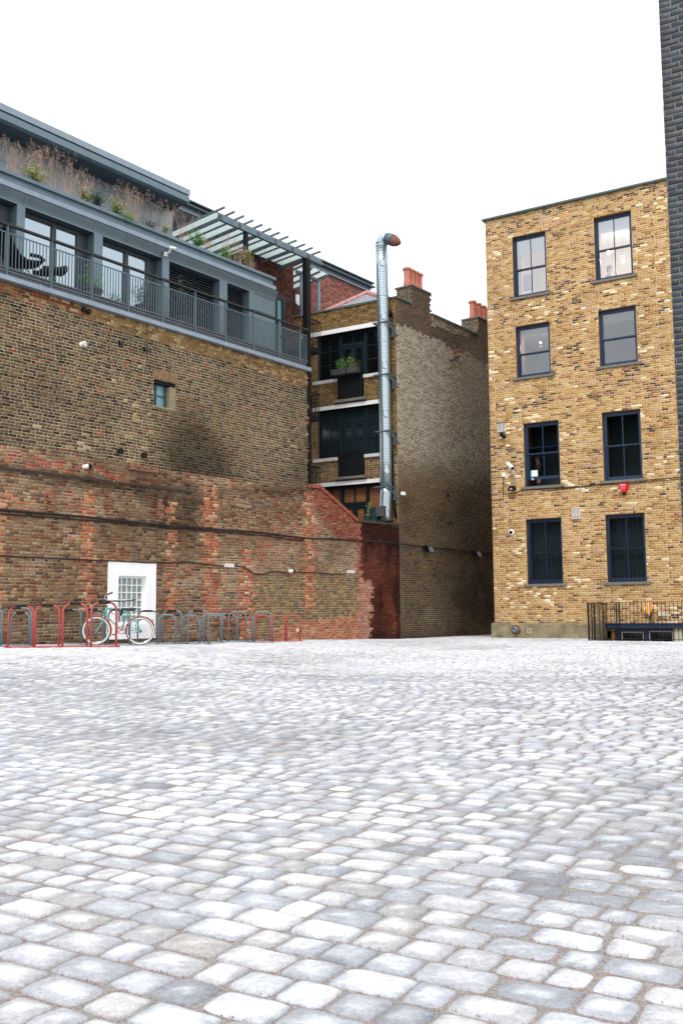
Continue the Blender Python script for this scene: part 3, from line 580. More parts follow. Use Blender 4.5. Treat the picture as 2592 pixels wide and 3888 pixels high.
mb = MB(); st = .1165; n_ = int((rs1+3-WS)/st)
mb.bar((WS-.02, WD, zr1), (rs1+3, WD, zr1), .045, .012).bar((WS-.02, WD, gzw+.05), (rs1+3, WD, gzw+.05), .04, .012)
mb.bar((WS, WD, zr1-.005), (WS, -.02, zr1-.005), .045, .012).bar((WS, WD, gzw+.05), (WS, -.02, gzw+.05), .04, .012); build(mb, 'rails', 'black', t)
mb = MB()
for i in range(1, n_): x = WS+i*st; mb.tube([(x, WD, gzw), (x, WD, zr1)], .0085, 6)
for i in range(1, int(-WD/st)+1): mb.tube([(WS, WD+i*st, gzw), (WS, WD+i*st, zr1)], .0085, 6)
build(mb, 'balusters', 'black', t)
for (x, y_) in ((WS, WD), (FR.S(cL(592,400), WD), WD), (FR.S(cL(836,400), WD), WD), (FR.S(cL(870,400), WD), WD)):
    mb = MB(); mb.box(x-.018, x+.018, y_-.018, y_+.018, gzw-.05, zr1+.005); build(mb, 'post', 'black', t)
# lamps, people and cards in the windows
def lamp_light(t, e, off=(0,0,-.12)):
    ld = bpy.data.lights.new('bulb_light', 'POINT'); ld.energy = e; ld.color = (1,.86,.74); ld.shadow_soft_size = .08; lo_ = bpy.data.objects.new('bulb_light', ld); C.objects.link(lo_); lo_.parent = t; lo_.location = off
def pend(c, p, d, label):
    s, z = FR.hit(c(*p), d); t = thing('pendant_lamp', label, 'lamp', FR, (s, d, z), 'lit pendant bulbs inside the top right window'); lamp_light(t, 42, (.25,.9,.1)); zc = max(rects[0][3], rects[1][3])+.22
    build(MB().ball((s, d, z), .055, 12, (1,1,1.25)), 'bulb', 'bulb', t, smooth=True)
    build(MB().tube([(s,d,z+.06),(s,d,z+.13)], .022, 8).tube([(s,d,z+.12),(s,d,zc)], .005, 5), 'flex', 'rubber', t)
pend(cJ, (928,562), .8, 'lit bulb at the left edge of the top right window, highest of three'); pend(cJ, (1006,612), .7, 'lit bulb left of the middle glazing bar in the top right window'); pend(cJ, (1115,675), .6, 'lit bulb right of the glazing bar, lowest in the top right window')
s, z = FR.hit(cJ(497,1288), 1.2); pt = thing('pendant_lamp', 'single small lit bulb in the upper pane of the third-row left window', 'lamp', FR, (s, 1.2, z))
lamp_light(pt, 30); build(MB().ball((s,1.2,z), .035, 10), 'bulb', 'bulb', pt, smooth=True); build(MB().tube([(s,1.2,z+.03),(s,1.2,max(rects[2][3], rects[3][3])+.2)], .006, 5), 'flex', 'rubber', pt)
z1_ = max(rects[0][3], rects[1][3])+.215
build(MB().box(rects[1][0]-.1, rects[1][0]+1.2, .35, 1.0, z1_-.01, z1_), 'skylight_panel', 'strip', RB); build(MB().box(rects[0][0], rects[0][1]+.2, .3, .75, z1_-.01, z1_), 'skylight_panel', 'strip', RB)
build(MB().tube([(rects[1][0]-.3,.6,z1_-.25),(rects[1][1]+.6,2.4,z1_-.25)], .06, 8), 'service_pipe', 'galv', RB)
s, z = FR.hit(cJ(400, 838), 1.5); q = FR.hit(cJ(375,900), 1.5)
fp = thing('framed_picture', 'framed picture leaning inside the top left window', 'picture', FR, (s,1.5,z)); build(MB().box(s-.16,s+.16,1.48,1.52,z-.30,z+.30), 'frame', 'pot', fp); build(MB().box(s-.12,s+.12,1.47,1.478,z-.26,z+.26), 'print', 'slate', fp)
bx = wbox(FR, cK, 413, 460, 560, 607, 0); yy = .21; solo(MB().box(bx[0], bx[1], yy+.0, yy+.004, bx[4], bx[5]), 'window_card', 'paper', 'pale card stuck inside the open sash window', 'card', FR, (bx[0], yy, bx[4]))
solo(MB().box(bx[0]-.03, bx[0]-.003, yy, yy+.004, bx[4]-.02, bx[5]), 'window_card', 'cyan', 'narrow turquoise strip along the left edge of the pale window card', 'card', FR, (bx[0], yy, bx[4]))
solo(MB().box(bx[0], bx[0]+.07, yy, yy+.004, bx[4]-.12, bx[4]-.05), 'window_card', 'whiteg', 'tiny grey-white sticker below the pale window card', 'sticker', FR, (bx[0], yy, bx[4]))
def skin(name, verts, edges, radii, m, par, sub=2, root=0):
    me = bpy.data.meshes.new(name); org = ORI[par.name]; me.from_pydata([tuple(Vector(v)-org) for v in verts], edges, []); me.materials.append(M[m])
    o = bpy.data.objects.new(name, me); C.objects.link(o); o.parent = par; ORI[o.name] = org
    md = o.modifiers.new('skin', 'SKIN'); me.skin_vertices.new() if not me.skin_vertices else None
    for i, r in enumerate(radii): me.skin_vertices[0].data[i].radius = (r if isinstance(r, tuple) else (r, r)); me.skin_vertices[0].data[i].use_root = (i == root)
    md.use_smooth_shade = True; s_ = o.modifiers.new('sub', 'SUBSURF'); s_.levels = sub; s_.render_levels = sub; return o
def figure(label, hx, hy, hz, floor, faceang, shirt, standing=True, arm=None):
    """hx,hy,hz = head centre in frame R. body faces direction faceang (radians, 0 = +x)."""
    p = thing('person', label, 'person', FR, (hx, hy, floor)); fx, fy = math.cos(faceang), math.sin(faceang); rx, ry = fy, -fx
    def Q(f, r, u): return (hx+fx*f+rx*r, hy+fy*f+ry*r, hz+u)
    V = [Q(0,0,-.78),Q(0,0,-.55),Q(0,0,-.36),Q(0,0,-.25),Q(0,0,-.16),Q(.01,0,-.06),Q(.01,0,.03),Q(.0,0,.09),
         Q(0,.17,-.27),Q(.03,.23,-.52),Q(.24,.18,-.62),Q(.33,.15,-.60), Q(0,-.17,-.27),Q(.03,-.23,-.52),Q(.24,-.18,-.62),Q(.33,-.15,-.60),
         Q(0,.10,-.90),Q(.02,.10,-1.25),Q(0,.1,-1.58),Q(0,-.10,-.90),Q(.02,-.10,-1.25),Q(0,-.1,-1.58),
         Q(.105,0,-.01),Q(.06,.045,.0),Q(.06,-.045,.0)]
    E = [(0,1),(1,2),(2,3),(3,4),(4,5),(5,6),(6,7),(3,8),(8,9),(9,10),(10,11),(3,12),(12,13),(13,14),(14,15),(0,16),(16,17),(17,18),(0,19),(19,20),(20,21),(6,22)]
    V = V[:23]
    R = [.13,.125,.15,.12,.052,.07,.085,.06,.065,.045,.036,.03,.065,.045,.036,.03,.085,.06,.045,.085,.06,.045,.018]
    skin('body', V, E, R, 'skin', p)
    V2 = [Q(0,0,-.98),Q(0,0,-.55),Q(0,0,-.36),Q(0,0,-.25),Q(0,.18,-.27),Q(.03,.24,-.52),Q(.2,.19,-.61),Q(0,-.18,-.27),Q(.03,-.24,-.52),Q(.2,-.19,-.61)]
    skin('shirt', V2, [(0,1),(1,2),(2,3),(3,4),(4,5),(5,6),(3,7),(7,8),(8,9)], [.165,.155,.185,.14,.092,.072,.055,.092,.072,.055], shirt, p)
    skin('trousers', [Q(0,0,-.80),Q(0,0,-.88),Q(0,.10,-.95),Q(.02,.10,-1.25),Q(0,.1,-1.56),Q(0,-.10,-.95),Q(.02,-.10,-1.25),Q(0,-.1,-1.56)], [(0,1),(1,2),(2,3),(3,4),(1,5),(5,6),(6,7)], [.135,.13,.10,.075,.06,.10,.075,.06], 'hair', p)
    mb = MB(); c = Q(-.025,0,.055); mb.ball(c, .108, 14, (1,1,.95)); mb.ball(Q(-.05,0,-.01), .088, 12, (1,1,1.1)); build(mb, 'hair', 'hair', p, smooth=True)
    for sg in (-1,1): build(MB().ball(Q(.0,sg*.088,-.01), .022, 8, (.8,.8,1.3)), 'ear', 'skin', p, smooth=True)
    for sg in (-1,1): build(MB().ball(Q(.083,sg*.034,.015), .011, 8), 'eye', 'hair', p, smooth=True)
    return p
s, z = FR.hit(cJ(1018, 738), .75); figure('person with short dark hair in profile at the top right window, facing right', s, .75, z, z-1.6, -.25, 'shirt')
s, z = FR.hit(cK(478, 480), .6); figure('person in a dark plaid shirt standing behind the open sash window', s, .6, z, z-1.6, math.radians(200), 'plaid')

# ================================================================ DARK GLAZED BRICK BUILDING AT THE RIGHT EDGE
DB = thing('brick_building', 'dark blue-grey glazed brick wall corner rising at the right edge', 'building', FK, (0,0,0))
def col_dark(s, z, px, py, rg):
    n = len(s); c = pick(rg, n, ['#33465a','#3d5064','#2a3848','#465868','#363e4e'], [4,4,3,2,2])*.42
    return c, np.tile(lin('#6f6856'), (n,1)), np.ones(n)*1.6
brickwork(FK, 0, 4.5, -.15, 9.0, col_dark, parent=DB, bond='stretcher', bl=.233, mj=.010, relief=.0025, m=GLAZED, warp=.25)
build(MB().box(0.004, 4.5, .006, 3, -.2, 8.99), 'body', mat('dark_wall_core', '#2c3036', .8), DB)
# ================================================================ LEFT BUILDING (brick wall, zinc penthouse)
sE = FL.S(cZ(705, 950)); sN = -19.0            # right end of the tall wall; left end (outside the frame)
zT = (FL.Z(cZ(2, 642))+FL.Z(cZ(704, 856)))/2   # top of brick / underside of slab edge

zl = [FL.Z(cZ(708,1120)), FL.Z(cZ(735,1122)), FL.Z(cZ(820,1199)), FL.Z(cZ(918,1208))]; sl = [FL.S(cZ(708,1120)), FL.S(cZ(735,1122)), FL.S(cZ(820,1199)), FL.S(cZ(917,1208))]
sJ = FL.S(cZ(819, 1300))
def topz(s): return np.interp(s, [sE, sl[1], sl[2], sl[3]], [zl[0], zl[1], zl[2], zl[3]])
LB = thing('warehouse', 'old brick warehouse with blue-grey zinc penthouse and balcony on top', 'building', FL, (-8, 0, 0))
ww = [FL.hit(cE(*p)) for p in ((1310,655),(1448,690),(1443,905),(1306,880))]
wr = (ww[0][0], FL.S(cE(1492, 780)), (ww[2][1]+ww[3][1])/2, (ww[0][1]+ww[1][1])/2)
LZ0 = zT-.075*168
def snL(z): return LZ0+round((z-LZ0)/.075)*.075
wr = (wr[0], wr[1], snL(wr[2]), snL(wr[3]))
gb = [FL.hit(cG(*p)) for p in ((920,78),(1322,96),(1322,712),(920,722))]
gbr = (gb[0][0], gb[1][0], snL((gb[2][1]+gb[3][1])/2), snL((gb[0][1]+gb[1][1])/2))

# zones read in overview pixels (px, py of every brick), on the real wall plane
def bandline(px): return np.interp(px, [0,150,330,480,560,705], [1022,1042,1072,1097,1108,1116])
PIERS = [(-8,9,1130,1455),(186,216,1122,1400),(384,405,1152,1405),(466,500,1112,1415),(552,578,1262,1470),(698,722,1130,1400)]
def col_left(s, z, px, py, rg):
    n = len(s); jx = px+9*(rg.random(n)-.5); jy = py+10*(rg.random(n)-.5)
    up = py < bandline(px)+5*(vn(s*3,s*0,3)-.5)
    new = py < np.interp(px, [0,60,705], [640,660,862])+22+10*vn(s*2, z*0, 4)
    # main pointed brickwork
    c = pick(rg, n, ['#685b4b','#584c3f','#786850','#473e36','#7c6c50','#63483a','#38322d'], [5,5,4,4,2.5,1.5,2.6])
    k = up & (rg.random(n) < .02+.12*sm(.55,.8,fbm(s*.4,z*1.0,41))*sm(880,700,py-px*.3)); c[k] = pick(rg, k.sum(), ['#834a3a','#8e5644','#6f3e32'], [2,2,1])
    k = up & (rg.random(n) < .05); c[k] = pick(rg, k.sum(), ['#2c2a28','#34302c'], [1,1])
    k = up & (rg.random(n) < .16*sm(.6,.85,fbm(s*.6,z*.8,42))); c[k] = pick(rg, k.sum(), ['#a89a80','#b9a98c','#9b8a62'], [1,1,1])
    c *= (.78+.48*fbm(s*.28, z*.35, 43))[:,None]*np.array([1.0,.95,.87])
    mort = np.tile(lin('#d6c4a2'), (n,1))*(.60+.5*fbm(s*.6, z*.7, 44))[:,None]
    dk = np.exp(-((px-462)/80)**2-((py-1060)/72)**2)*1.0+.3*sm(.5,.75,fbm(s*.3+2,z*.35,64))+np.exp(-((px-425)/60)**2-((py-1000)/75)**2)*.45+.45*np.exp(-((px-660)/60)**2-((py-1095)/30)**2)+.25*np.exp(-((px-330)/40)**2-((py-760)/60)**2)+.25*np.exp(-((px-690)/25)**2)
    dk = np.clip(dk*(.7+.6*fbm(s*1.2,z*1.2,45)), 0, .9)
    c *= (1-.68*dk)[:,None]; mort *= (1-.75*dk)[:,None]
    gold = np.exp(-((px-440)/120)**2-((py-1000)/60)**2)[:,None]*.25*(1-np.clip(dk,0,1))[:,None]; c = c*(1-gold)+lin('#8d7540')*gold
    # yellow rebuilt courses below the slab
    m_ = new & up; cc = pick(rg, n, ['#a08050','#8c6c44','#b29668','#80503e','#6e5a42','#bda888'], [5,4,3,2,3.4,1.2])*.92
    lf = m_ & (px < 175) & (rg.random(n) < .55); cc[lf] = pick(rg, lf.sum(), ['#94452f','#4a3a32','#7d3a2c'], [2,1.4,1])
    c[m_] = cc[m_]; mort[m_] = lin('#8f7c58')
    # old rough masonry
    lo = ~up & (px < 821)
    o_ = pick(rg, n, ['#85705a','#8c6350','#6a4e40','#a08a68','#4c3f36','#a89a82','#8a7c6a','#74443a','#937858'], [4,2.4,3.6,3,2.8,2,3.4,1.2,3])
    red = fbm(s*.33+5, z*.5, 46); k = rg.random(n) < .34*sm(.5,.7,red)*sm(20,300,px)*(px > 520)+.30*sm(.5,.75,fbm(s*.9,z*1.4,47)); o_[k] = pick(rg, k.sum(), ['#9c5644','#864838','#ac6c54','#b88066'], [3,3,2,1])
    lum_ = o_.mean(1, keepdims=True); o_ = lum_+(o_-lum_)*.95; o_ = (o_*.86+.14*lin('#8a6048'))*np.array([1.12,1.0,.86]); o_ *= (.60+.72*fbm(s*.6, z*.8, 48))[:,None]
    grim = fbm(s*1.1, z*1.8, 49); mo = mixc(np.tile(lin('#94846e'), (n,1)), np.tile(lin('#d4c6ae'), (n,1)), sm(.45,.7,grim)); mo *= (.5+.6*fbm(s*.7+9,z,50))[:,None]
    # horizontal red band and the sooty string course
    b0 = np.interp(px, [0,250,420,560], [1045,1080,1120,1135]); k = lo & (np.abs(jy-b0-8) < 13) & (rg.random(n) < .42*sm(430,300,px)); o_[k] = pick(rg, k.sum(), ['#a8543f','#914636','#b86e54'], [3,2,1])
    dk2 = .75*np.exp(-((jy-b0-31)/9)**2)*sm(520,430,px) + .6*np.exp(-((px-690)/70)**2-((py-1130)/22)**2)+.62*np.exp(-((px-430)/42)**2-((py-1190)/75)**2)+.5*np.exp(-((px-560)/120)**2-((py-1128)/14)**2)+.45*np.exp(-((px-762)/26)**2-((py-1205)/40)**2)
    dk2 += .35*np.exp(-((py-1480)/16)**2)+.5*sm(.52,.72,fbm(s*.35+11, z*.5, 57))+.4*np.exp(-((py-b0-42)/22)**2)*vn(s*1.1,z*0,58)
    dk2 = np.clip(dk2*(.65+.75*fbm(s*1.5,z*1.5,51)), 0, .85)
    low = sm(1330,1420,py)*sm(600,420,px)*.18
    o_ *= (1-.72*dk2-low)[:,None]; mo *= (1-.72*dk2-low)[:,None]
    gy = np.exp(-((px-620)/110)**2-((py-1300)/60)**2)+.8*np.exp(-((px-770)/50)**2-((py-1300)/80)**2)+.5*np.exp(-((px-60)/90)**2-((py-1120)/40)**2); gy = np.clip(gy,0,1)*.3
    o_ = mixc(o_, np.tile(lin('#8f8676'), (n,1)), gy)
    # later yellow-brown patch bottom right with crisp pointing
    pt = lo & (px > 596) & (py > 1322+8*np.sin(s*4)); q_ = pick(rg, n, ['#7d684a','#8d7044','#6a5a48','#5d5248','#9c8458','#7f4c38'], [4,3,3,2,2,1.5]); o_[pt] = q_[pt]; mo[pt] = lin('#b5a585')
    pk = lo & (px > 620) & (jy > np.interp(px, [620,700,820], [1440,1425,1415])); o_[pk] = pick(rg, pk.sum(), ['#b87052','#a85c46','#c08a68','#9c7050'], [3,3,2,1.5])
    # brick scars of vanished buttresses
    pm = np.zeros(n, bool)
    for (a, b, t_, bt) in PIERS: pm |= (jx*.45+px*.55 > a) & (jx*.45+px*.55 < b) & (py > t_) & (py < bt) & (rg.random(n) < .88)
    pm &= lo; o_[pm] = pick(rg, pm.sum(), ['#b0623f','#bb7a56','#9a5238','#c8a07e','#7c4a38','#c4ac8c'], [4,3,3,2,1.8,1.2])*(.8+.35*rg.random(pm.sum()))[:,None]; mo[pm] = lin('#b59a7c')
    # fresh red brick under the sloping coping
    sl_ = lo & (px > 722) & (py < np.interp(px, [722,760,800,821], [1165,1228,1245,1250])+10*(vn(s*5,z*5,52)-.5)); o_[sl_] = pick(rg, sl_.sum(), ['#8c4f40','#9a5f4a','#784234','#a8745e'], [4,4,3,1.4])*(.72+.5*fbm(s[sl_]*1.4,z[sl_]*1.4,66))[:,None]; mo[sl_] = lin('#8a5c4a')
    hole = lo & (rg.random(n) < .012)
    c[lo] = o_[lo]; mort[lo] = mo[lo]
    # dark red end section
    rr = px >= 821; d_ = pick(rg, n, ['#74382e','#864536','#643028','#552e2a','#96543f'], [4,4,4,2,2])
    soot = np.clip(.95*np.exp(-((py-1215)/34)**2)+.7*np.exp(-((px-862)/22)**2-((py-1400)/70)**2)+.55*np.exp(-((px-900)/30)**2-((py-1290)/90)**2)+.5*np.exp(-((px-842)/10)**2-((py-1270)/60)**2)+.7*np.exp(-((px-915)/7)**2)+.5*np.exp(-((py-1470)/18)**2), 0, 1)*(.55+.8*fbm(s*1.6,z*1.2,53))
    soot = np.clip(soot*1.15+.45*sm(.45,.7,fbm(s*1.3,z*.7,59)), 0, 1); d_ = d_*.8+.2*lin('#8a5a44'); org_ = np.exp(-((px-880)/25)**2-((py-1390)/60)**2)*.35; d_ = mixc(d_, np.tile(lin('#8a3a1c'), (n,1)), org_)
    d_ *= (1-.82*np.clip(soot,0,1))[:,None]
    sal = rr & (jx < np.interp(py, [1300,1330,1345,1440,1500], [820,836,856,852,846])); sal |= rr & (px < 829); d_[sal] = pick(rg, sal.sum(), ['#b07c6a','#a46c5a','#bb937e','#96604f'], [4,3,2,2]); 
    d_[rr & (px < 829) & (py < 1330)] = lin('#96503c')
    c[rr] = d_[rr]; mr = np.tile(lin('#5c3028'), (n,1))*(1-.6*np.clip(soot,0,1))[:,None]; mr[sal[:]] = lin('#b39480'); mort[rr] = mr[rr]
    rel = np.where(up, 1.0, np.where(lo, rg.uniform(.2, 1.7, n), .8)); rel[hole] = -6; c[hole] *= .3
    return c, mort, rel
def keepL(s, z): return np.where(s < sE, z < zT+.01, z < topz(s)-.02)
brickwork(FL, sN, sl[3]-.012, LZ0, zT, col_left, holes=[wr, (gbr[0]+.02, gbr[1]-.02, gbr[2]+.02, gbr[3]-.02)], keep=keepL, parent=LB, relief=.0065, warp=1.3, mj=.0135)
core = mat('wall_core', '#6a5a4a', .95, 0, .3, 4)
mb = MB(); mb.box(sN, wr[0]-.05, .004, .5, -.3, zT-.01).box(wr[1]+.05, sE-.003, .004, .5, -.3, zT-.01).box(wr[0]-.05, wr[1]+.05, .004, .5, wr[3]+.05, zT-.01).box(wr[0]-.05, wr[1]+.05, .004, .5, gbr[3]+.05, wr[2]-.05).box(gbr[1]+.05, wr[1]+.05, .004, .5, -.3, gbr[3]+.05).box(sE-.25, sE-.003, .5, 9, -.3, zT-.02).box(sN, sN+.3, .5, 9, -.3, zT-.02).box(sN, sE, 8.7, 9, -.3, zT-.02).box(sN, sE, .5, 8.7, zT-.2, zT-.05)
mb = MB(); mb.box(sN, min(wr[0],gbr[0])-.05, .004, .5, -.3, zT-.01); lo_, hi_ = min(wr[0],gbr[0])-.05, max(wr[1],gbr[1])+.05
mb.box(hi_, sE-.003, .004, .5, -.3, zT-.01).box(lo_, hi_, .004, .5, wr[3]+.02, zT-.01).box(lo_, hi_, .004, .5, gbr[3]+.02, wr[2]-.02).box(lo_, wr[0]-.002, .004, .5, wr[2]-.02, wr[3]+.02).box(wr[1]+.002, hi_, .004, .5, wr[2]-.02, wr[3]+.02)
mb.box(lo_, hi_, .4, .5, wr[2]-.02, wr[3]+.02)
mb.box(lo_, gbr[0], .004, .5, -.3, gbr[3]+.02).box(gbr[1], hi_, .004, .5, -.3, gbr[3]+.02).box(lo_, hi_, .004, .5, -.3, gbr[2]).box(gbr[0], gbr[1], .3, .5, gbr[2], gbr[3]+.02)
mb.box(sE-.25, sE-.003, .5, 9, -.3, zT-.02).box(sN, sN+.3, .5, 9, -.3, zT-.02).box(sN, sE, 8.7, 9, -.3, zT-.02).box(sN, sE, .5, 8.7, zT-.2, zT-.05)
n_ = 16
for i in range(n_):                                           # stepped core below the sloping coping
    a = sE+(sl[3]-sE)*i/n_; b = sE+(sl[3]-sE)*(i+1)/n_; zz = min(float(topz(a)), float(topz(b)))-.03; mb.box(a-.003, b-.003, .004, .33, -.3, zz)
build(mb, 'wall_core', core, LB)
# coping bricks on the slope
bc_ = mat('coping_brick', '#9c5240', .92, 0, .4, 18, .3, 60); mb = MB(); P_ = [(sl[0]-.02, zl[0]), (sl[1], zl[1]), (sl[2], zl[2])]
for (a, b) in zip(P_, P_[1:]):
    L_ = math.hypot(b[0]-a[0], b[1]-a[1]); k = max(1, int(L_/.077))
    for i in range(k):
        t0, t1 = (i+.06)/k, (i+.94)/k; p = Vector((a[0]+(b[0]-a[0])*t0, 0, a[1]+(b[1]-a[1])*t0)); q = Vector((a[0]+(b[0]-a[0])*t1, 0, a[1]+(b[1]-a[1])*t1)); nv = Vector((-(b[1]-a[1]), 0, b[0]-a[0])).normalized()*(.10+rnd.uniform(-.006,.006)); y0_ = -.03+rnd.uniform(-.006,.006)
        mb.add([(v.x, y_, v.z) for y_ in (y0_, .36) for v in (p, q, q+nv, p+nv)], [(0,1,2,3),(7,6,5,4),(0,4,5,1),(1,5,6,2),(2,6,7,3),(3,7,4,0)])
build(mb, 'sloping_coping', bc_, LB)
mb = MB(); 
for i in range(9): a = sl[2]+(sl[3]-sl[2])*i/9; mb.box(a+.006, a+(sl[3]-sl[2])/9-.006, -.035-rnd.uniform(0,.012), .36, zl[2]-.0+(zl[3]-zl[2])*(i+.5)/9, zl[2]+.085+(zl[3]-zl[2])*(i+.5)/9+rnd.uniform(-.006,.006))
build(mb, 'flat_coping', mat('sooty_coping_brick', '#4a3a30', .95, 0, .4, 14, .3, 60), LB)
# small frosted window with soldier arch
mb = MB(); y = .16; a, b = wr[0], FL.S(cE(1445,780)); z0, z1 = wr[2], wr[3]; zm = FL.Z(cE(1375, 778)); xm = FL.S(cE(1362, 780))
mb.box(a, a+.03, y, y+.06, z0, z1).box(b-.04, b, y, y+.06, z0, z1).box(a+.03, b-.04, y, y+.06, z1-.05, z1).box(a+.03, b-.04, y, y+.06, z0, z0+.04).box(xm-.03, xm+.03, y-.002, y+.058, z0+.04, z1-.05).box(a+.03, xm-.03, y+.004, y+.05, zm-.015, zm+.015).box(xm+.03, b-.04, y+.004, y+.05, zm-.03, zm)
wn = build(mb, 'window', mat('slate_blue_frame', '#3d5566', .5), LB); build(MB().box(a+.02, b-.02, y+.035, y+.04, z0+.02, z1-.02), 'pane', 'frost', wn)
build(MB().box(b, wr[1]+.004, .006, .3, z0, z1-.09).box(a-.05, wr[1]+.02, -.02, .16, z0-.05, z0-.002), 'reveal', 'render', wn); build(MB().box(a, wr[1], -.02, .2, z1-.0, z1+.012).box(a, wr[1], .01, .2, z1-.07, z1-.002), 'lintel', 'black', wn)
mb = MB(); ns = 11
for i in range(ns):
    f = (i+.5)/ns; x = a-.02+(wr[1]-a+.06)*f; tl = (f-.5)*.10; rise = .05*(1-(2*f-1)**2); mb.add([(x-.032,yy,z1+.02+rise) for yy in (-.012,.1)]+[(x+.032,yy,z1+.02+rise) for yy in (-.012,.1)]+[(x+.034+tl,yy,z1+.25+rise) for yy in (-.012,.1)]+[(x-.034+tl,yy,z1+.25+rise) for yy in (-.012,.1)], [(0,2,4,6),(0,1,3,2),(2,3,5,4),(4,5,7,6),(6,7,1,0)])
build(mb, 'brick_arch', mat('arch_brick', '#8a6f50', .95, 0, .5, 14, .3, 60), wn)
# glass-block window in a white surround
gi = [FL.hit(cG(*p)) for p in ((1015,206),(1232,212),(1232,588),(1015,588))]; g0, g1 = gi[0][0], gi[1][0]; gz0, gz1 = (gi[2][1]+gi[3][1])/2, (gi[0][1]+gi[1][1])/2
a, b, z0, z1 = gbr; z0 -= .02; z1 += .02
mb = MB(); Y0, Y1 = -.03, .12
mb.box(a-.01, g0-.04, Y0, .1, z0, z1).box(g1+.04, b+.01, Y0, .1, z0, z1).box(g0-.04, g1+.04, Y0, .1, gz1+.04, z1).box(g0-.04, g1+.04, Y0, .1, z0, gz0-.04)
mb.add([(g0-.04,Y0,gz0-.04),(g1+.04,Y0,gz0-.04),(g1+.04,Y0,gz1+.04),(g0-.04,Y0,gz1+.04),(g0,Y1,gz0),(g1,Y1,gz0),(g1,Y1,gz1),(g0,Y1,gz1)], [(0,1,5,4),(1,2,6,5),(2,3,7,6),(3,0,4,7)])
gw = build(mb, 'window', 'white', LB)
mb = MB(); nx, nz_ = 5, 6; wx, wz = (g1-g0)/nx, (gz1-gz0)/nz_
for i in range(nx+1): mb.box(g0+i*wx-.012, g0+i*wx+.012, Y1-.02, Y1+.02, gz0, gz1)
for j in range(nz_+1): mb.box(g0, g1, Y1-.018, Y1+.018, gz0+j*wz-.012, gz0+j*wz+.012)
build(mb, 'joints', 'white', gw)
mb = MB()
for i in range(nx):
    for j in range(nz_):
        x0, x1_, za, zb = g0+i*wx+.013, g0+(i+1)*wx-.013, gz0+j*wz+.013, gz0+(j+1)*wz-.013; e = .03
        mb.add([(x0,Y1,za),(x1_,Y1,za),(x1_,Y1,zb),(x0,Y1,zb),(x0+e,Y1+.03,za+e),(x1_-e,Y1+.03,za+e),(x1_-e,Y1+.03,zb-e),(x0+e,Y1+.03,zb-e)], [(0,1,5,4),(1,2,6,5),(2,3,7,6),(3,0,4,7),(4,5,6,7)])
build(mb, 'glass_blocks', 'blk', gw)
# slab edge
dz_ = FL.Z(cB(700, 1490))
mb = MB(); k = 10; zs = zT; st_ = (sE-sN)/k
for i in range(int(k)): mb.box(sN+i*st_+.006, sN+(i+1)*st_-.006, -.16, .9, zs, zs+.11)
for i in range(k+1): mb.box(sN+i*st_-.03, sN+i*st_+.03, -.168, -.1, zs-.004, zs+.118)
build(mb, 'slab_capping', 'zincl', LB); zs += .11
build(MB().box(sN, sE-.05, -.02, 1.6, zs, zs+.20).box(sN, sE-.02, -.06, .0, zs+.20, zs+.235), 'slab_upstand', mat('upstand_grey', '#5a5b61', .6, .1, .2, 6), LB); zF = zs+.20
# railing
DR = -.04
zH = [FL.Z(cA(440,1240),DR), FL.Z(cA(1390,1590),DR), FL.Z(cB(1105,1262),DR)]; zH = sum(zH)/3
rl = thing('balcony_railing', 'grey steel balcony railing with dark handrail along the top of the brick wall', 'railing', FL, (-8, DR, zs))
posts = [FL.S(cA(x,1400),DR) for x in (60,440,785,1098,1390)]+[FL.S(cB(x,1200),DR) for x in (340,618,872,1105,1298)]
stp = posts[1]-posts[0]
while posts[0] > sN+1.5: posts.insert(0, posts[0]-1.48)
build(MB().bar((sN, DR, zH), (sE-.0, DR, zH), .10, .045).bar((sE-.03, DR, zH), (sE-.03, 1.1, zH), .10, .045), 'handrail', 'rail', rl)
for p in posts: build(MB().box(p-.03, p+.03, DR-.012, DR+.012, zs-.02, zH-.02).box(p-.012, p+.012, DR-.03, DR+.03, zs-.02, zH-.02).bar((p-.03,DR-.02,zs+.02),(p+.03,DR-.02,zs+.02),.05,.08), 'post', 'steel', rl)
pe = posts+[sE-.02]
for i in range(len(pe)-1):
    a, b = pe[i]+.05, pe[i+1]-.05
    if b-a < .2: continue
    zt, zb = zH-.17, zs+.13; mb = MB(); mb.box(a, b, DR-.008, DR+.008, zt-.03, zt).box(a, b, DR-.008, DR+.008, zb, zb+.03); k = int((b-a)/.085)
    for j in range(k+1): x = a+(b-a)*j/k; mb.box(x-.006, x+.006, DR-.012, DR+.012, zb+.03, zt-.03) if 0 < j < k else mb.box(x-.008, x+.008, DR-.012, DR+.012, zb, zt)
    build(mb, 'baluster_panel', 'steel', rl)
# penthouse lower storey: fascia bands, pilasters, glazing
DF, DP, DG = .95, 1.12, 1.35
def zav(D, *ps): return sum(FL.Z(p, D) for p in ps)/len(ps)
f1 = zav(DF, cA(10,618), cB(1085,870)); f2 = zav(DF, cA(10,650), cB(1085,893)); f3 = zav(DF+.08, cA(10,742), cB(1085,952)); f4 = zav(DF, cB(1085,972), cA(10,752)); f5 = zav(DP, cA(215,968), cB(870,1000), cA(1440,1432))
sZ = FL.S(cB(1082, 920), DF); sP = FL.S(cB(1076, 1100), DP)
mb = MB(); mb.box(sN, sZ, DF, 4, f2, f1); build(mb, 'parapet_cap', 'zinc', LB); build(MB().box(sN, sZ-.06, DF+.09, 4, f3, f2), 'parapet_face', 'zinc', LB); build(MB().box(sN, sZ, DF, 4, f4-.03, f3), 'cornice', 'zincl', LB)
mb = MB(); N_ = 10
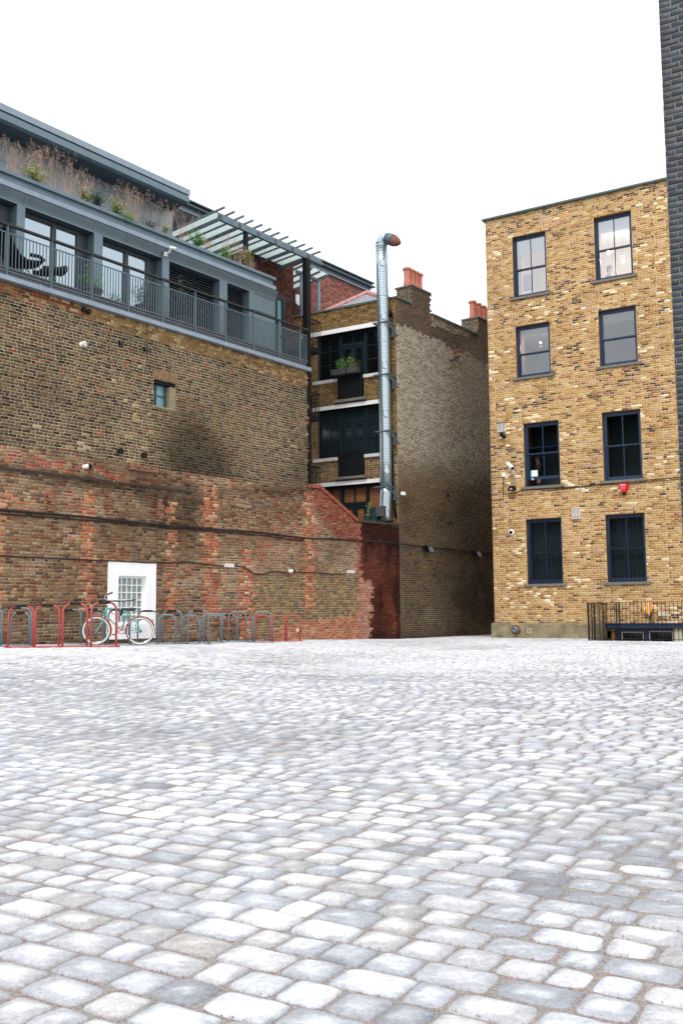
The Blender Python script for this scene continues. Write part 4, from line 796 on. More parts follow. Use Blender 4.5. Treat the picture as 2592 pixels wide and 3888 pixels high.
prof = [(DF+.05+.12*math.sin(i/N_*math.pi/2)**1.5, f4-.03-(f4-.03-f5)*i/N_) for i in range(N_+1)]
mb.add([(x, y, z) for x in (sN, sP) for y, z in prof], [(i, N_+1+i, N_+2+i, i+1) for i in range(N_)]); mb.add([(sP, y, z) for y, z in prof]+[(sP, 4, f5), (sP, 4, f4-.03)], [tuple(range(N_+3))]); build(mb, 'curved_fascia', 'zinc', LB, smooth=False)
mb = MB()
x = sP
while x > sN: mb.tube([(x-.9, y-.002, z) for y, z in prof], .004, 4); x -= 2.1
build(mb, 'fascia_seams', 'zincd', LB)
PX = [(cA,-260,-190,1350),(cA,145,215,1100),(cA,800,875,1350),(cA,1380,1440,1520),(cB,565,635,1000),(cB,835,876,1100)]
pil = [(FL.S(c(a, y_), DP), FL.S(c(b, y_), DP)) for c, a, b, y_ in PX]; pil.insert(0, (pil[0][0]-3.3, pil[0][1]-3.3))
for a, b in pil: build(MB().box(a, b, DP, 1.6, zF, f5), 'pilaster', 'zinc', LB)
mb = MB(); pz = np.linspace(zF, f5+.02, 5)
for i in range(4): mb.box(pil[-1][1]+.004, sP, DP+.02, DP+.2, pz[i]+.006, pz[i+1]-.006)
mb.box(sP-.15, sP-.004, DP+.03, 4, zF, f5); build(mb, 'zinc_cladding', 'zinc', LB)
build(MB().box(sN, sP, 1.5, 1.55, f5-.25, f5+.1).box(sN, pil[-1][1], 1.2, 4, f5-.01, f5+.02), 'soffit', 'zincd', LB)
mull = {1: cA(-20,1200), 2: cA(462,1300), 3: cA(1078,1450)}
for i in range(len(pil)-1):
    a, b = pil[i][1], pil[i+1][0]
    if i < 4:
        m_ = FL.S(mull[i], DG) if i in mull else (a+b)/2; fr = MB()
        fr.box(a, a+.05, DG, DG+.08, zF, f5-.02).box(b-.32, b, DG+.04, DG+.1, zF, f5-.02).box(b-.36, b-.30, DG, DG+.08, zF, f5-.02).box(m_-.06, m_+.06, DG, DG+.08, zF, f5-.02).box(a+.05, m_-.06, DG, DG+.08, f5-.10, f5-.02).box(m_+.06, b-.36, DG, DG+.08, f5-.10, f5-.02).box(a+.05, m_-.06, DG, DG+.08, zF, zF+.08).box(m_+.06, b-.36, DG, DG+.08, zF, zF+.08)
        o = build(fr, 'glazed_door', mat('dark_frame', '#2f3a42', .5) if 'dark_frame' not in bpy.data.materials else bpy.data.materials['dark_frame'], LB)
        build(MB().box(a+.04, m_, DG+.05, DG+.06, zF, f5-.05), 'pane', 'pblue', o); build(MB().box(m_, b-.33, DG+.05, DG+.06, zF, f5-.05), 'pane', 'pblue', o)
    else:
        build(MB().box(a, b, DG+.1, DG+.14, zF, f5), 'blind_backing', 'black', LB); mb = MB(); z = zF+.05
        while z < f5-.02: mb.add([(a+.01,DG,z),(b-.01,DG,z),(b-.01,DG+.07,z+.055),(a+.01,DG+.07,z+.055)], [(0,1,2,3)]); z += .075
        build(mb, 'louvre_blind', mat('louvre_slat', '#66727a', .45, .2) if 'louvre_slat' not in bpy.data.materials else bpy.data.materials['louvre_slat'], LB)
build(MB().box(sN, sP, 1.6, 4, zF-.02, zF), 'floor', 'room', LB)
# upper storey
DU, DO = 3.1, 2.0
u1z = zav(DO, cA(2,72), cB(293,62)); u2z = zav(DO, cA(2,128), cB(293,112)); u3z = zav(DO+.1, cA(2,160), cB(262,128)); u4z = zav(DO, cA(2,196), cB(288,178)); uw = zav(DU, cA(1470,1010)); sO = FL.S(cB(294, 90), DO); sW = FL.S(cB(135, 320), DU)

build(MB().box(sN, sO, DO, 8, u2z, u1z), 'roof_fascia', 'zincl', LB); build(MB().box(sN, sO-.12, DO+.14, 8, u3z, u2z), 'fascia_recess', 'zincd', LB); build(MB().box(sN, sO, DO+.02, DO+.2, u4z, u3z), 'lower_fascia', 'zinc', LB)
build(MB().add([(sN,DO+.2,u4z),(sO,DO+.2,u4z),(sO,DO+.2,u3z),(sN,DO+.2,u3z),(sN,DU,uw),(sW,DU,uw),(sO,7.8,uw+.1),(sW,7.8,uw+.1),(sN,7.8,uw+.1)], [(0,1,5,4),(1,6,7,5),(4,5,7,8)]), 'soffit', 'zincd', LB)
mb = MB(); zz = np.linspace(f1-.6, uw, 5)
for i in range(4): mb.box(sN, sW, DU, DU+.3, zz[i]+.006, zz[i+1]-.006)
mb.box(sN, sW-.01, DU+.02, 7.6, f1-.6, uw); build(mb, 'upper_wall', mat('pale_zinc_panel', '#98a5ae', .5, .1, .1, 3), LB)
build(MB().box(sN, sZ-.3, 1.2, 7.8, f1-.35, f1-.05), 'planter_bed', 'soil', LB)
build(MB().box(sN, sW+.5, 2.3, 2.34, f1+.34, f1+.38).box(sN, sW+.5, 2.3, 2.34, f1+.20, f1+.24), 'guard_rail', 'black', LB)
# ---- planting on the parapet
def blades(mb, x, y, z, n, h, spread, wd=.006, lean=.25, r=rnd):
    for _ in range(n):
        a = r.uniform(0, 6.28); q = spread*math.sqrt(r.random()); bx, by = x+q*math.cos(a), y+q*math.sin(a)*.6; hh = h*r.uniform(.6,1.05); lx, ly = r.gauss(0,lean)*hh, r.gauss(0,lean*.5)*hh; pts = []
        for i in range(5):
            t = i/4; pts.append((bx+lx*t*t, by+ly*t*t, z+hh*t*(1-.12*t*t*abs(lx))))
        for i in range(4):
            p, q2 = pts[i], pts[i+1]; w0, w1 = wd*(1-i/5), wd*(1-(i+1)/5); mb.add([(p[0]-w0,p[1],p[2]),(p[0]+w0,p[1],p[2]),(q2[0]+w1,q2[1],q2[2]),(q2[0]-w1,q2[1],q2[2])], [(0,1,2,3)])
        yield pts[-1], (lx, ly, hh)
def grass_clump(x, y, z, h, n, spread, label, plume=True, group='dried grasses along the penthouse parapet', F=FL, m='straw'):
    t = thing('grass_clump', label, 'grass', F, (x, y, z), group); mb = MB(); tips = list(blades(mb, x, y, z, n, h, spread, .0045)); mb2 = MB(); list(blades(mb, x, y, z, n, h*.55, spread*1.2, .005, .4)); build(mb, 'stems', m, t)
    if plume:
        for (p, l) in tips:
            for _ in range(26):
                u = rnd.random()**.8; L_ = .30*h; q = (p[0]-l[0]*.5*u*.35+rnd.gauss(0,.022+.03*u), p[1]+rnd.gauss(0,.02), p[2]-u*L_); s_ = rnd.uniform(.008,.018); a = rnd.uniform(0,3.14); c_, d_ = math.cos(a)*s_, math.sin(a)*s_*1.6+.006
                mb2.add([(q[0]-c_,q[1],q[2]-d_),(q[0]+c_*.6,q[1]+.004,q[2]-d_*.2),(q[0]+c_,q[1],q[2]+d_)], [(0,1,2)])
        build(mb2, 'plumes', m, t)
    return t
def shrub(x, y, z, r, h, n, label, m='leaf', F=FL, group=None, name='shrub', cat='plant', ls=.035, pot=None, par=None, stem=True):
    t = par or thing(name, label, cat, F, (x, y, z), group); mb = MB(); st = MB(); tips = []
    for _ in range(max(5, int(n/45))):
        a = rnd.uniform(0,6.28); q = rnd.random()**.6; e = Vector((x+r*q*math.cos(a), y+r*.7*q*math.sin(a), z+h*rnd.uniform(.5,1)*(1-.25*q))); tips.append(e)
        st.tube([(x+rnd.uniform(-.03,.03)*3*r, y, z), ((x+e.x)/2, (y+e.y)/2, z+(e.z-z)*.6), e], [.006,.004,.002], 5)
    for i in range(n):
        e = rnd.choice(tips); k = rnd.random()**.5; c = Vector((x+(e.x-x)*k, y+(e.y-y)*k, z+(e.z-z)*k))+Vector((rnd.gauss(0,.055),rnd.gauss(0,.05),rnd.gauss(0,.05)))*(r/.25)**.5
        d = Vector((rnd.gauss(0,1),rnd.gauss(0,1),rnd.gauss(.2,.8))).normalized(); u = d.orthogonal().normalized(); s_ = ls*rnd.uniform(.6,1.3)
        mb.add([c, c+d*s_*.6+u*s_*.32, c+d*s_*1.25, c+d*s_*.6-u*s_*.32], [(0,1,2,3)])
    build(st, 'stems', 'soil', t); build(mb, 'leaves', m, t); return t
GR = [(cA,30,650,1.15,11,'pale feathery dried grass clump at the far left of the parapet'),(cA,130,700,.95,9,'dried grass clump just left of the yellow-green bush on the parapet'),(cA,270,770,1.25,13,'tallest broad dried grass clump behind the first yellow-green bush'),(cA,345,800,1.05,9,'dried grass clump right of the first yellow-green bush'),
 (cA,470,830,1.05,7,'thin dried grass stems in the gap between the two left bushes'),(cA,545,850,.95,8,'dried grass stems with drooping plumes left of the dark green shrub'),(cA,640,890,.9,10,'reddish dried grass low beside the dark green shrub'),(cA,720,930,1.0,6,'dried grass plume leaning right above the dark green shrub'),
 (cA,935,1010,1.15,4,'single tall feathery stem above the bright green ground leaves'),(cA,1010,1030,.95,9,'upright dried grass bundle over the bright green ground leaves'),(cA,1070,1050,1.1,13,'dense straight dried grass sheaf right of the bright green ground leaves'),(cA,1240,1130,.95,6,'dried grass stems left of the penthouse corner'),(cA,1340,1170,.8,6,'short dried grass stems near the right end of the penthouse upper wall'),
 (cA,1500,1230,1.1,9,'dried grass clump standing past the end of the upper penthouse wall'),(cB,395,530,.6,9,'dried grass between the two green bushes near the canopy'),(cB,545,610,.8,10,'brown dried grass clump under the glass canopy'),(cB,640,650,.7,9,'dried grass clump left of the yellow shrub under the canopy'),(cB,740,710,.6,8,'dried grass around the foot of the yellow shrub'),(cB,800,740,.5,8,'last dried grass clump at the black post by the canopy')]
for c, x, y, h, n, lb in GR:
    s_ = FL.S(c(x, y), 1.5); grass_clump(s_, 1.12+rnd.uniform(-.04,.12), f1-.02, h*rnd.uniform(.95,1.35), int(n*1.5), .17, lb)
SH = [(cA,250,700,.30,.42,340,'leafy','yellow-green bush on the parapet near its left end'),(cA,770,900,.24,.45,330,'leafd','dark green leafy shrub in the middle of the parapet'),(cA,690,880,.2,.45,200,'leafy','pale olive shrub left of the dark green shrub on the parapet'),(cA,930,950,.24,.5,260,'leafy','upright olive shrub above the bright green ground leaves'),(cA,1000,1010,.34,.12,260,'leaf','bright green low ground leaves spilling over the parapet'),
 (cA,1210,1090,.3,.3,220,'leafd','loose green shrub right of the dried grass sheaf'),(cA,1350,1150,.12,.4,100,'leafy','small yellow-green sprig by the penthouse corner'),(cB,300,530,.24,.52,420,'leaf','full bright green bush left of the glass canopy'),(cB,530,620,.26,.34,330,'leaf','green bush under the left edge of the glass canopy'),(cB,768,700,.12,.55,200,'leafy','slim yellow-green shrub beside the black canopy post')]
for c, x, y, r, h, n, m_, lb in SH: s_ = FL.S(c(x, y), 1.35); shrub(s_, 1.08, f1-.02, r*1.25, h*1.25, int(n*2.2), lb, m_, ls=.05, group='green shrubs along the penthouse parapet')
# camera on the fascia
s, z = FL.hit(cA(1440,1340), DF-.05); t = thing('security_camera', 'white camera on a bracket on the zinc fascia above the balcony', 'security camera', FL, (s, DF, z))
build(MB().tube([(s-.04,DF+.02,z-.12),(s-.04,DF-.1,z-.10),(s-.03,DF-.14,z+.0)], .022, 8).box(s-.09,s-.01,DF-.0,DF+.08,z-.19,z-.07), 'bracket', 'whiteg', t); build(MB().tube([(s-.06,DF-.14,z+.03),(s+.12,DF-.20,z+.03)], .038, 12), 'housing', 'white', t, smooth=True); build(MB().tube([(s+.12,DF-.2,z+.03),(s+.135,DF-.205,z+.03)], .028, 12), 'lens', 'black', t)
# lounge chair and footstool
def pan(D, c, pts): return [(FL.S(c(*p), D), FL.Z(c(*p), D)) for p in pts]
zB = zs+.20
s = FL.S(cA(205,1500), .55); ch = thing('lounge_chair', 'black moulded lounge chair leaning back on wire legs on the balcony', 'chair', FL, (s, .55, zB))
# side profile of shell, extruded across
pf = [(-.72,1.02),(-.60,.86),(-.46,.62),(-.30,.42),(-.10,.36),(.12,.40),(.32,.46)]
def shell(mb, pf, y0, y1, t, k=8):
    n = len(pf)
    for lay in (0, 1):
        for j in range(k+1):
            v = j/k*2-1
            for i, (a, b) in enumerate(pf):
                tp = .82+.18*math.sin((i+.5)/n*math.pi); cu = .07*v*v; mb.v.append((s+a, (y0+y1)/2+(y1-y0)/2*v*tp, zB+b+cu+lay*t))
    off = len(mb.v)-2*(k+1)*n
    for lay in (0,1):
        for j in range(k):
            for i in range(n-1): q = off+lay*(k+1)*n+j*n+i; mb.f.append((q, q+1, q+n+1, q+n) if lay else (q, q+n, q+n+1, q+1))
    for j in (0, k):
        for i in range(n-1): q = off+j*n+i; r2 = q+(k+1)*n; mb.f.append((q, q+1, r2+1, r2))
    for i in (0, n-1):
        for j in range(k): q = off+j*n+i; r2 = q+(k+1)*n; mb.f.append((q, q+n, r2+n, r2))
    return mb
build(shell(MB(), pf, .22, .88, .06), 'seat_shell', 'black', ch, smooth=True)
build(MB().tube([(s-.05,.24,zB+.62),(s+.2,.22,zB+.64),(s+.34,.24,zB+.58)], .045, 10), 'armrest', 'black', ch, smooth=True); build(MB().tube([(s-.05,.86,zB+.62),(s+.2,.88,zB+.64),(s+.34,.86,zB+.58)], .045, 10), 'armrest', 'black', ch, smooth=True)
for y_ in (.32,.78):
    for sg in (-1,1): build(MB().tube([(s-.05,y_*.5+.28,zB+.36),(s-.05+sg*.32,y_,zB)], .012, 6), 'leg', 'black', ch)
s2 = FL.S(cA(430,1560), .6); fs = thing('footstool', 'black padded footstool beside the lounge chair on the balcony', 'footstool', FL, (s2, .6, zB)); s = s2
build(shell(MB(), [(-.34,.34),(-.15,.36),(.08,.42),(.28,.52),(.34,.50)], .35, .85, .12), 'cushion', 'black', fs, smooth=True)
for y_ in (.4,.8):
    for sg in (-1,1): build(MB().tube([(s2+sg*.1,.6,zB+.36),(s2+sg*.28,y_,zB)], .01, 6), 'leg', 'black', fs)
# potted plants behind the railing
for c, x, y, r, h, n, m_, lb in ((cA,785,1660,.34,.85,420,'leaf','round-leaved potted plant behind the railing in front of the glass doors'),(cA,1230,1800,.5,1.05,650,'leafd','large pale-leaved potted shrub behind the railing by the third pair of glass doors'),(cB,235,1290,.42,1.5,420,'leafd','tall dark-leaved potted tree in front of the louvre blinds')):
    s_ = FL.S(c(x, y), .6); t = thing('potted_plant', lb, 'potted plant', FL, (s_, .6, zB), 'potted plants on the balcony'); build(MB().lathe([(0,0),(.17,0),(.26,.36),(.28,.36),(.28,.4),(.24,.4),(.23,.34),(0,.34)], (s_,.6,zB), (0,0,1), 18), 'pot', 'pot', t, smooth=False)
    shrub(s_, .6, zB+.32, r, h, n, lb, m_, par=t, ls=.05)
wb = FL.S(cA(925,1775), .4); t = solo(MB().add([(wb-.3,.2,zB),(wb+.32,.2,zB),(wb+.32,.6,zB),(wb-.3,.6,zB),(wb-.28,.25,zB+.22),(wb+.28,.25,zB+.05),(wb+.28,.55,zB+.05),(wb-.28,.55,zB+.22)], [(0,1,5,4),(1,2,6,5),(2,3,7,6),(3,0,4,7),(4,5,6,7),(3,2,1,0)]), 'floor_light', 'white', 'white wedge-shaped floor light on the balcony between two potted plants', 'light', FL, (wb,.4,zB))
# pipe stubs, lamps and ledges on the brick wall
def stub(c, p, r, L, label, m, cap=None, cat='pipe', name='pipe_stub', dx=.0, dz=.0):
    s, z = FL.hit(c(*p)); t = thing(name, label, cat, FL, (s, 0, z)); d = Vector((dx, -L, dz))
    build(MB().tube([Vector((s,.02,z)), Vector((s,0,z))+d*.9], r, 14), 'pipe', m, t, smooth=False)
    build(MB().lathe([(r*1.25,-.05),(r*1.3,0),(r*.8,.01),(0,-.02)], Vector((s,0,z))+d, d, 14), 'end_cap', cap or m, t); return t
stub(cE,(690,352),.058,.12,'white plastic pipe stub high on the brick wall, left of two dark ones','white','whiteg',dx=.05); stub(cE,(1015,340),.055,.10,'dark pipe stub high on the wall, nearer the white one','black','pot',dx=.05); stub(cE,(1225,392),.055,.10,'dark pipe stub high on the wall just left of the small window','black','pot',dx=.05)
stub(cE,(1010,1262),.06,.1,'dark round stub under the dark stain, left of the brick ledge','pot','black'); stub(cE,(1212,1298),.06,.1,'dark round stub directly above the brick ledge','pot','black')
stub(cE,(712,1395),.055,.14,'wall lamp with white shade and black end on the red brick band','wtyre','black','lamp','wall_lamp',dx=.12,dz=.02); stub(cH,(1200,648),.055,.12,'small white and black camera on the lower cable of the brick wall','wtyre','black','security camera','security_camera',dx=.12)
stub(cH,(1275,1192),.05,.12,'white and rust pipe end low in the wall behind the last red hoop','wtyre','rust',dx=.03); stub(cE,(705,62),.05,.08,'small pipe end in the yellow bricks under the slab, left of its pair','pot','black'); stub(cE,(745,78),.05,.08,'small pipe end in the yellow bricks under the slab, right of its pair','pot','black')
lg = pan(0, cE, ((1085,1385),(1280,1385))); rl_ = mat('broken_brick', '#8a6250', .95, 0, .5, 14, .5, 40); mb = MB()
x = lg[0][0]
while x < lg[1][0]+.1:
    w_ = rnd.uniform(.1,.24)
    for q in range(2): mb.box(x+.004, x+w_-.004, -rnd.uniform(.05,.13)-.03*q, -.0, lg[0][1]-.02-.075*q, lg[0][1]+.045-.075*q)
    x += w_
build(mb, 'broken_ledge', rl_, LB)
mb = MB(); x = sN
zl0 = FL.Z(cE(200,1430)); 
while x < FL.S(cZ(440,1150)):
    w_ = rnd.choice((.11,.225,.225)); mb.box(x+.005, x+w_-.005, -rnd.uniform(.012,.04), 0, zl0-.03, zl0+.035) if rnd.random() < .85 else None; x += w_
mb.box(sN, FL.S(cZ(440,1150)), -.011, 0, zl0-.03, zl0+.034); build(mb, 'string_course', mat('sooty_brick', '#3f332c', .95, 0, .45, 14, .5, 40), LB)
for (c_, x0, x1_, y0, y1) in ((cE,395,460,1640,1770),(cE,890,940,1640,1800),(cE,1325,1385,1690,1860)):
    a = FL.hit(c_(x0,y1)); b = FL.hit(c_(x1_,y0)); mb = MB(); z = a[1]
    while z < b[1]: mb.box(a[0]+rnd.uniform(0,.06), b[0]-rnd.uniform(0,.06), -rnd.uniform(.03,.11), 0, z+.005, z+.068); z += .075
    build(mb, 'broken_corbel', rl_, LB)
# cables along the wall
wl = lambda pts: [cZ(*p) for p in pts]
idc = lambda x, y: (x, y)
def cable2(F, pts, r, label, d=-.03, **k): return cable(F, idc, [cZ(*p) for p in pts], r, label, d, **k)
cable2(FL, [(-60,1164),(0,1171),(200,1188),(400,1208),(600,1224),(700,1236),(820,1241),(917,1249)], .028, 'thick black cable running across the whole brick wall at mid height', -.05)
cable2(FL, [(-60,1172),(0,1180),(200,1195),(400,1213),(600,1230),(700,1243)], .016, 'thinner black cable sagging just under the thick one on the brick wall', -.04)
cable2(FL, [(-60,1268),(0,1276),(40,1279),(180,1285),(350,1293),(430,1292),(515,1300)], .017, 'lower black cable from the left edge to the first grey box')
cable2(FL, [(540,1299),(560,1303),(585,1318),(605,1319),(625,1312),(650,1314),(665,1317)], .015, 'drooping black cable between the grey box and the small wall camera'); cable2(FL, [(672,1314),(720,1315),(760,1319),(795,1318)], .015, 'black cable between the small wall camera and the second grey box')
for p, lb in (((cH,598,676,580,612),'grey junction box on the lower cable, left of the wall camera'),((cI,240,290,765,787),'grey junction box at the end of the lower cable by the vertical joint')):
    b = wbox(FL, *p[:1], p[1], p[2], p[3], p[4], .09); solo(MB().box(*b), 'junction_box', 'whiteg', lb, 'junction box', FL, (b[0],0,b[4]))
# ================================================================ MIDDLE BUILDING (balcony flats with the duct, blank flank wall)
MBD = thing('flats_building', 'narrow brick block with dark teal window bays, blank flank wall and chimneys', 'building', FM, (-2, 0, 0))
mzT = (FM.Z(cC(1030,925))+FM.Z(cC(1250,885)))/2; mzT2 = FM.Z(cC(300,1075)); mz = (mzT+mzT2)/2
RTM = 190; mz0 = mz-.075*RTM
def snM(z): return mz0+round((z-mz0)/.075)*.075
h0, h1 = FM.S(cC(318,1600)), FM.S(cC(1095,1500)); d0, d1 = FM.S(cD(588,900)), FM.S(cD(888,900))
FLO = [(cC, 1278, (430,1862), (740,2040+290)), (cD, 455, (430,1058), (740,1275)), (cD, 1372, None, None)]
ops = []
for c, lt, sl_, dr in FLO:
    zt = snM(FM.Z(c(700, lt))); zb = snM(FM.Z(c(*sl_))) if sl_ else snM(zt-2.5); zd = None
    ops.append([zt, zb])
ops[0].append(snM(FM.Z(cD(720,370)))); ops[1].append(snM(FM.Z(cD(720,1278)))); ops[2].append(ops[2][1])
holes = [(h0, h1, o[1], o[0]) for o in ops]+[(d0, d1, o[2], o[1]) for o in ops if o[2] < o[1]]
def col_mid(s, z, px, py, rg):
    n = len(s); c = pick(rg, n, ['#8a6c3c','#7a6240','#9c7c48','#6b5640','#57483a','#a5875a','#7d5a3c'], [4,4,3.5,3,2,1.5,1.5])
    c *= (.68+.4*fbm(s*.8,z*.8,61))[:,None]*np.array([1,.97,1.0]); mc = np.tile(lin('#a3906a'), (n,1))*(.8+.3*vn(s*2,z*2,62))[:,None]
    wpt = (py > 1050) & (py < 1110); mc[wpt] = lin('#c2b6a0'); tp = py < 740; c[tp] *= 1.15; mc[tp] = lin('#8a7448')
    return c, mc, np.ones(n)
brickwork(FM, -5.2, -.012, mz0, mz, col_mid, holes=holes, parent=MBD)
build(MB().box(-5.2, -.35, .35, .5, 0, ops[2][1]-.02).box(-.38, -.01, .004, .5, 0, mz-.05).box(-5.2, h0, .004, .5, 0, mz-.05).box(h0, -.38, .004, .5, ops[0][0], mz-.05), 'wall_core', core, MBD)
mb = MB()
for (o, o2) in ((ops[0], ops[1]), (ops[1], ops[2])): mb.box(h0, d0-.002, .004, .5, o2[0]+.01, o[1]-.01).box(d1+.002, h1+.25, .004, .5, o2[0]+.01, o[1]-.01).box(d0-.002, d1+.002, .004, .5, o2[0]+.01, o[2]-.01)
build(mb, 'spandrel', core, MBD)
# flank wall: same plane as the left-hand brick wall, beyond its end
zk = [FL.Z(cC(1270,882)), FL.Z(cC(1455,972))]; zk2 = (FL.Z(cN(345,8))+FL.Z(cN(1335,412)))/2; sc0 = FL.S(cC(1452,800)); sc1 = FL.S(cN(300,60)); s2a = FL.S(cN(1312,120)); sEnd = 16.0
zc1 = FL.Z(cC(1452,738)); zc2 = FL.Z(cN(1310,30))
zr = mz; 
ft = .075*round((max(zk2, mz)-mz0)/.075)+mz0
def col_flank(s, z, px, py, rg):
    n = len(s); jy = py+16*(rg.random(n)-.5)+26*(fbm(s*.5,z*.5,70)-.5)
    up = pick(rg, n, ['#988d7c','#8a7e6e','#a69b8e','#7a6e5e','#998c72','#746056'], [4,4,3,3,2,1.2])*1.05; um = np.tile(lin('#d8cfbc'), (n,1))
    lo_ = pick(rg, n, ['#5c4a37','#66523b','#493f34','#6e573b','#573f30','#3f3a32'], [4,4,3,2,2,2]); lm = np.tile(lin('#9a8d74'), (n,1))
    tp = pick(rg, n, ['#574a3e','#4a4038','#665648','#6b5038'], [3,3,2,1.5]); tm = np.tile(lin('#8c7f6c'), (n,1))
    b1 = np.interp(px, [935,1120], [748,836]); t = sm(1030,1135,jy+.10*(1020-px))
    c = mixc(up, lo_, t); m_ = mixc(um, lm, t); k = jy < b1; c[k] = tp[k]; m_[k] = tm[k]
    kk = (py < np.interp(px, [985,1118],[745,790])) & (px > 990) & (px < 1078); c[kk] = mixc(c[kk], np.tile(lin('#b3a588'), (kk.sum(),1)), rg.random(kk.sum())*.9); m_[kk] = lin('#bdb095')
    pale = .55*np.exp(-((px-1085)/35)**2-((py-870)/90)**2)*(.4+fbm(s*1.2,z*1.2,71)); m_ = mixc(m_, np.tile(lin('#a89a8c'), (n,1)), np.clip(pale*1.2,0,1)); c = mixc(c, np.tile(lin('#a29588'), (n,1)), np.clip(pale*1.1,0,1))
    warm = .5*np.exp(-((py-1130)/90)**2)*sm(1110,980,px); c = mixc(c, np.tile(lin('#6b5334'), (n,1)), warm*.6)
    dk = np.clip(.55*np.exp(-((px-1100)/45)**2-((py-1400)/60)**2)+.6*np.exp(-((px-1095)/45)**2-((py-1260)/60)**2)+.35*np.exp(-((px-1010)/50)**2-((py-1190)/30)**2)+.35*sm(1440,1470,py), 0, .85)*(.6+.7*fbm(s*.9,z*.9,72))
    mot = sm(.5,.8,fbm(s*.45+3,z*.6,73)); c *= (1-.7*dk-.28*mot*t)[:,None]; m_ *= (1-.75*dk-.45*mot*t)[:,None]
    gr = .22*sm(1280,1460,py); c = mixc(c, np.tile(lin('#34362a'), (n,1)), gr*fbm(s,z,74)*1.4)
    p = (np.abs(px-988)/18+np.abs(py-1412)/24 < 1.0+.4*(rg.random(n)-.5)) ; m_[p] = lin('#c4b490')
    lft = .5*sm(935,918,px)*sm(1150,1250,py); c = mixc(c, np.tile(lin('#5c5850'), (n,1)), lft)
    ret = px < 921; c[ret & (py < 1180)] *= 1.1
    return c, m_, np.ones(n)
def keepF(s, z): return z < np.where(s < sc0, zk[0], np.where(s < sc1, zc1, np.where(s < s2a, zk2, zc2)))
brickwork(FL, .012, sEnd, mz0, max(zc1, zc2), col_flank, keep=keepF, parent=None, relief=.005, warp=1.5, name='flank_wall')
fw_ = bpy.data.objects['flank_wall']; mw = fw_.matrix_world.copy(); fw_.parent = MBD; fw_.matrix_parent_inverse = (FM.m @ Matrix.Translation((-2,0,0))).inverted(); fw_.matrix_world = mw
def partF(mb, name, m, **k):                    # part of the middle building given in frame L
    o = build(mb, name, m, None, FL, **k); mw = FL.m.copy(); o.parent = MBD; o.matrix_parent_inverse = (FM.m @ Matrix.Translation((-2,0,0))).inverted(); return o
partF(MB().box(.01, sEnd, .004, .3, -.3, zk[0]-.03).box(sc0+.02, sc1-.02, .004, .6, zk[0]-.2, zc1-.01).box(s2a+.02, sEnd, .004, .8, zk2-.2, zc2-.01).box(sEnd-.3, sEnd, .3, 6, -.3, zk2), 'wall_core', core)
# chimney stack faces towards the camera (returns)
dc1 = abs(d_for(FL, sc0, cC(1322,800)[0])); dc2 = abs(d_for(FL, s2a, cN(1112,120)[0])); 
FC1 = Frame(FL.w(sc0, 0, 0)[:2], (-FL.n.x, -FL.n.y)); 
def stack(sp, dc, z0, z1, label):
    Fc = Frame(FL.w(sp, dc, 0)[:2], (-FL.n.x, -FL.n.y))
    def cf(s, z, px, py, rg): n = len(s); return pick(rg, n, ['#4a4038','#574a3e','#665648','#3c342e'], [3,3,2,1.5]), np.tile(lin('#c9bda2'), (n,1)), np.ones(n)
    o = brickwork(Fc, .0, dc, z0, z1, cf, parent=None, warp=.4, name='stack_face'); mw = Fc.m.copy(); o.parent = MBD; o.matrix_parent_inverse = (FM.m @ Matrix.Translation((-2,0,0))).inverted()
stack(sc0, dc1, zk[0]-.3, zc1, ''); stack(s2a, dc2, zk2-.3, zc2, '')
cp = MB().box(sc0-.05, sc1+.05, -.04, dc1+.05, zc1+.003, zc1+.06); partF(cp, 'chimney_capping', 'sill'); partF(MB().box(sc0+.03, sc1-.02, .3, dc1-.01, zk[0]-.2, zc1), 'chimney_core', core)
partF(MB().box(s2a-.05, sEnd, -.04, dc2+.05, zc2+.003, zc2+.06), 'chimney_capping', 'sill'); partF(MB().box(s2a+.03, sEnd, .3, dc2-.01, zk2-.2, zc2), 'chimney_core', core)
def pot(sp, d, z, h, r=.15):
    mb = MB(); mb.lathe([(r*.95,0),(r*.98,.1),(r*.80,h*.45),(r*.86,h-.1),(r*1.12,h-.07),(r*1.12,h),(r*.85,h),(r*.8,h-.3)], (sp, d, z+.06), (0,0,1), 18)
    partF(mb, 'chimney_pot', 'terra', smooth=False)
ph = .74
for i in range(4): pot(sc0+.22+i*(sc1-sc0-.44)/3, dc1*.5, zc1, ph)
for i in range(4): pot(s2a+.2+i*.42, dc2*.5, zc2, .74)
# copings, hipped roof
build(MB().box(-5.2, .05, -.05, .3, mz+.003, mz+.07), 'coping', 'coping', MBD); partF(MB().box(.055, sc0-.05, -.05, .3, zk[0]-.0, zk[0]+.06).box(sc1+.05, s2a-.05, -.05, .3, zk2, zk2+.07), 'coping', 'coping')
ap = FM.hit(cC(925,825), 1.7); e0 = FM.hit(cC(395,1042), .25); 
A_ = (ap[0], 1.7, ap[1]); L0_ = (e0[0], .25, mz+.05); R0_ = (-.3, .25, mz+.05); Bk = (ap[0], 7.5, ap[1]-.1)
build(MB().add([A_, L0_, R0_, (-.3,7.5,mz+.05), Bk, (e0[0]-.2,7.5,mz+.05)], [(0,1,2),(0,2,3,4),(0,4,5,1)]), 'hipped_roof', 'slate', MBD)
mb = MB()
for (p, q) in ((L0_, A_), (A_, R0_), (A_, Bk)):
    p, q = Vector(p), Vector(q); k = max(1, int((q-p).length/.45))
    for i in range(k): mb.tube([p+(q-p)*(i/k)+Vector((0,0,.02)), p+(q-p)*((i+.97)/k)+Vector((0,0,.02))], [.095,.10], 10)
build(mb, 'ridge_tiles', 'pink', MBD, smooth=False)
mb = MB(); 
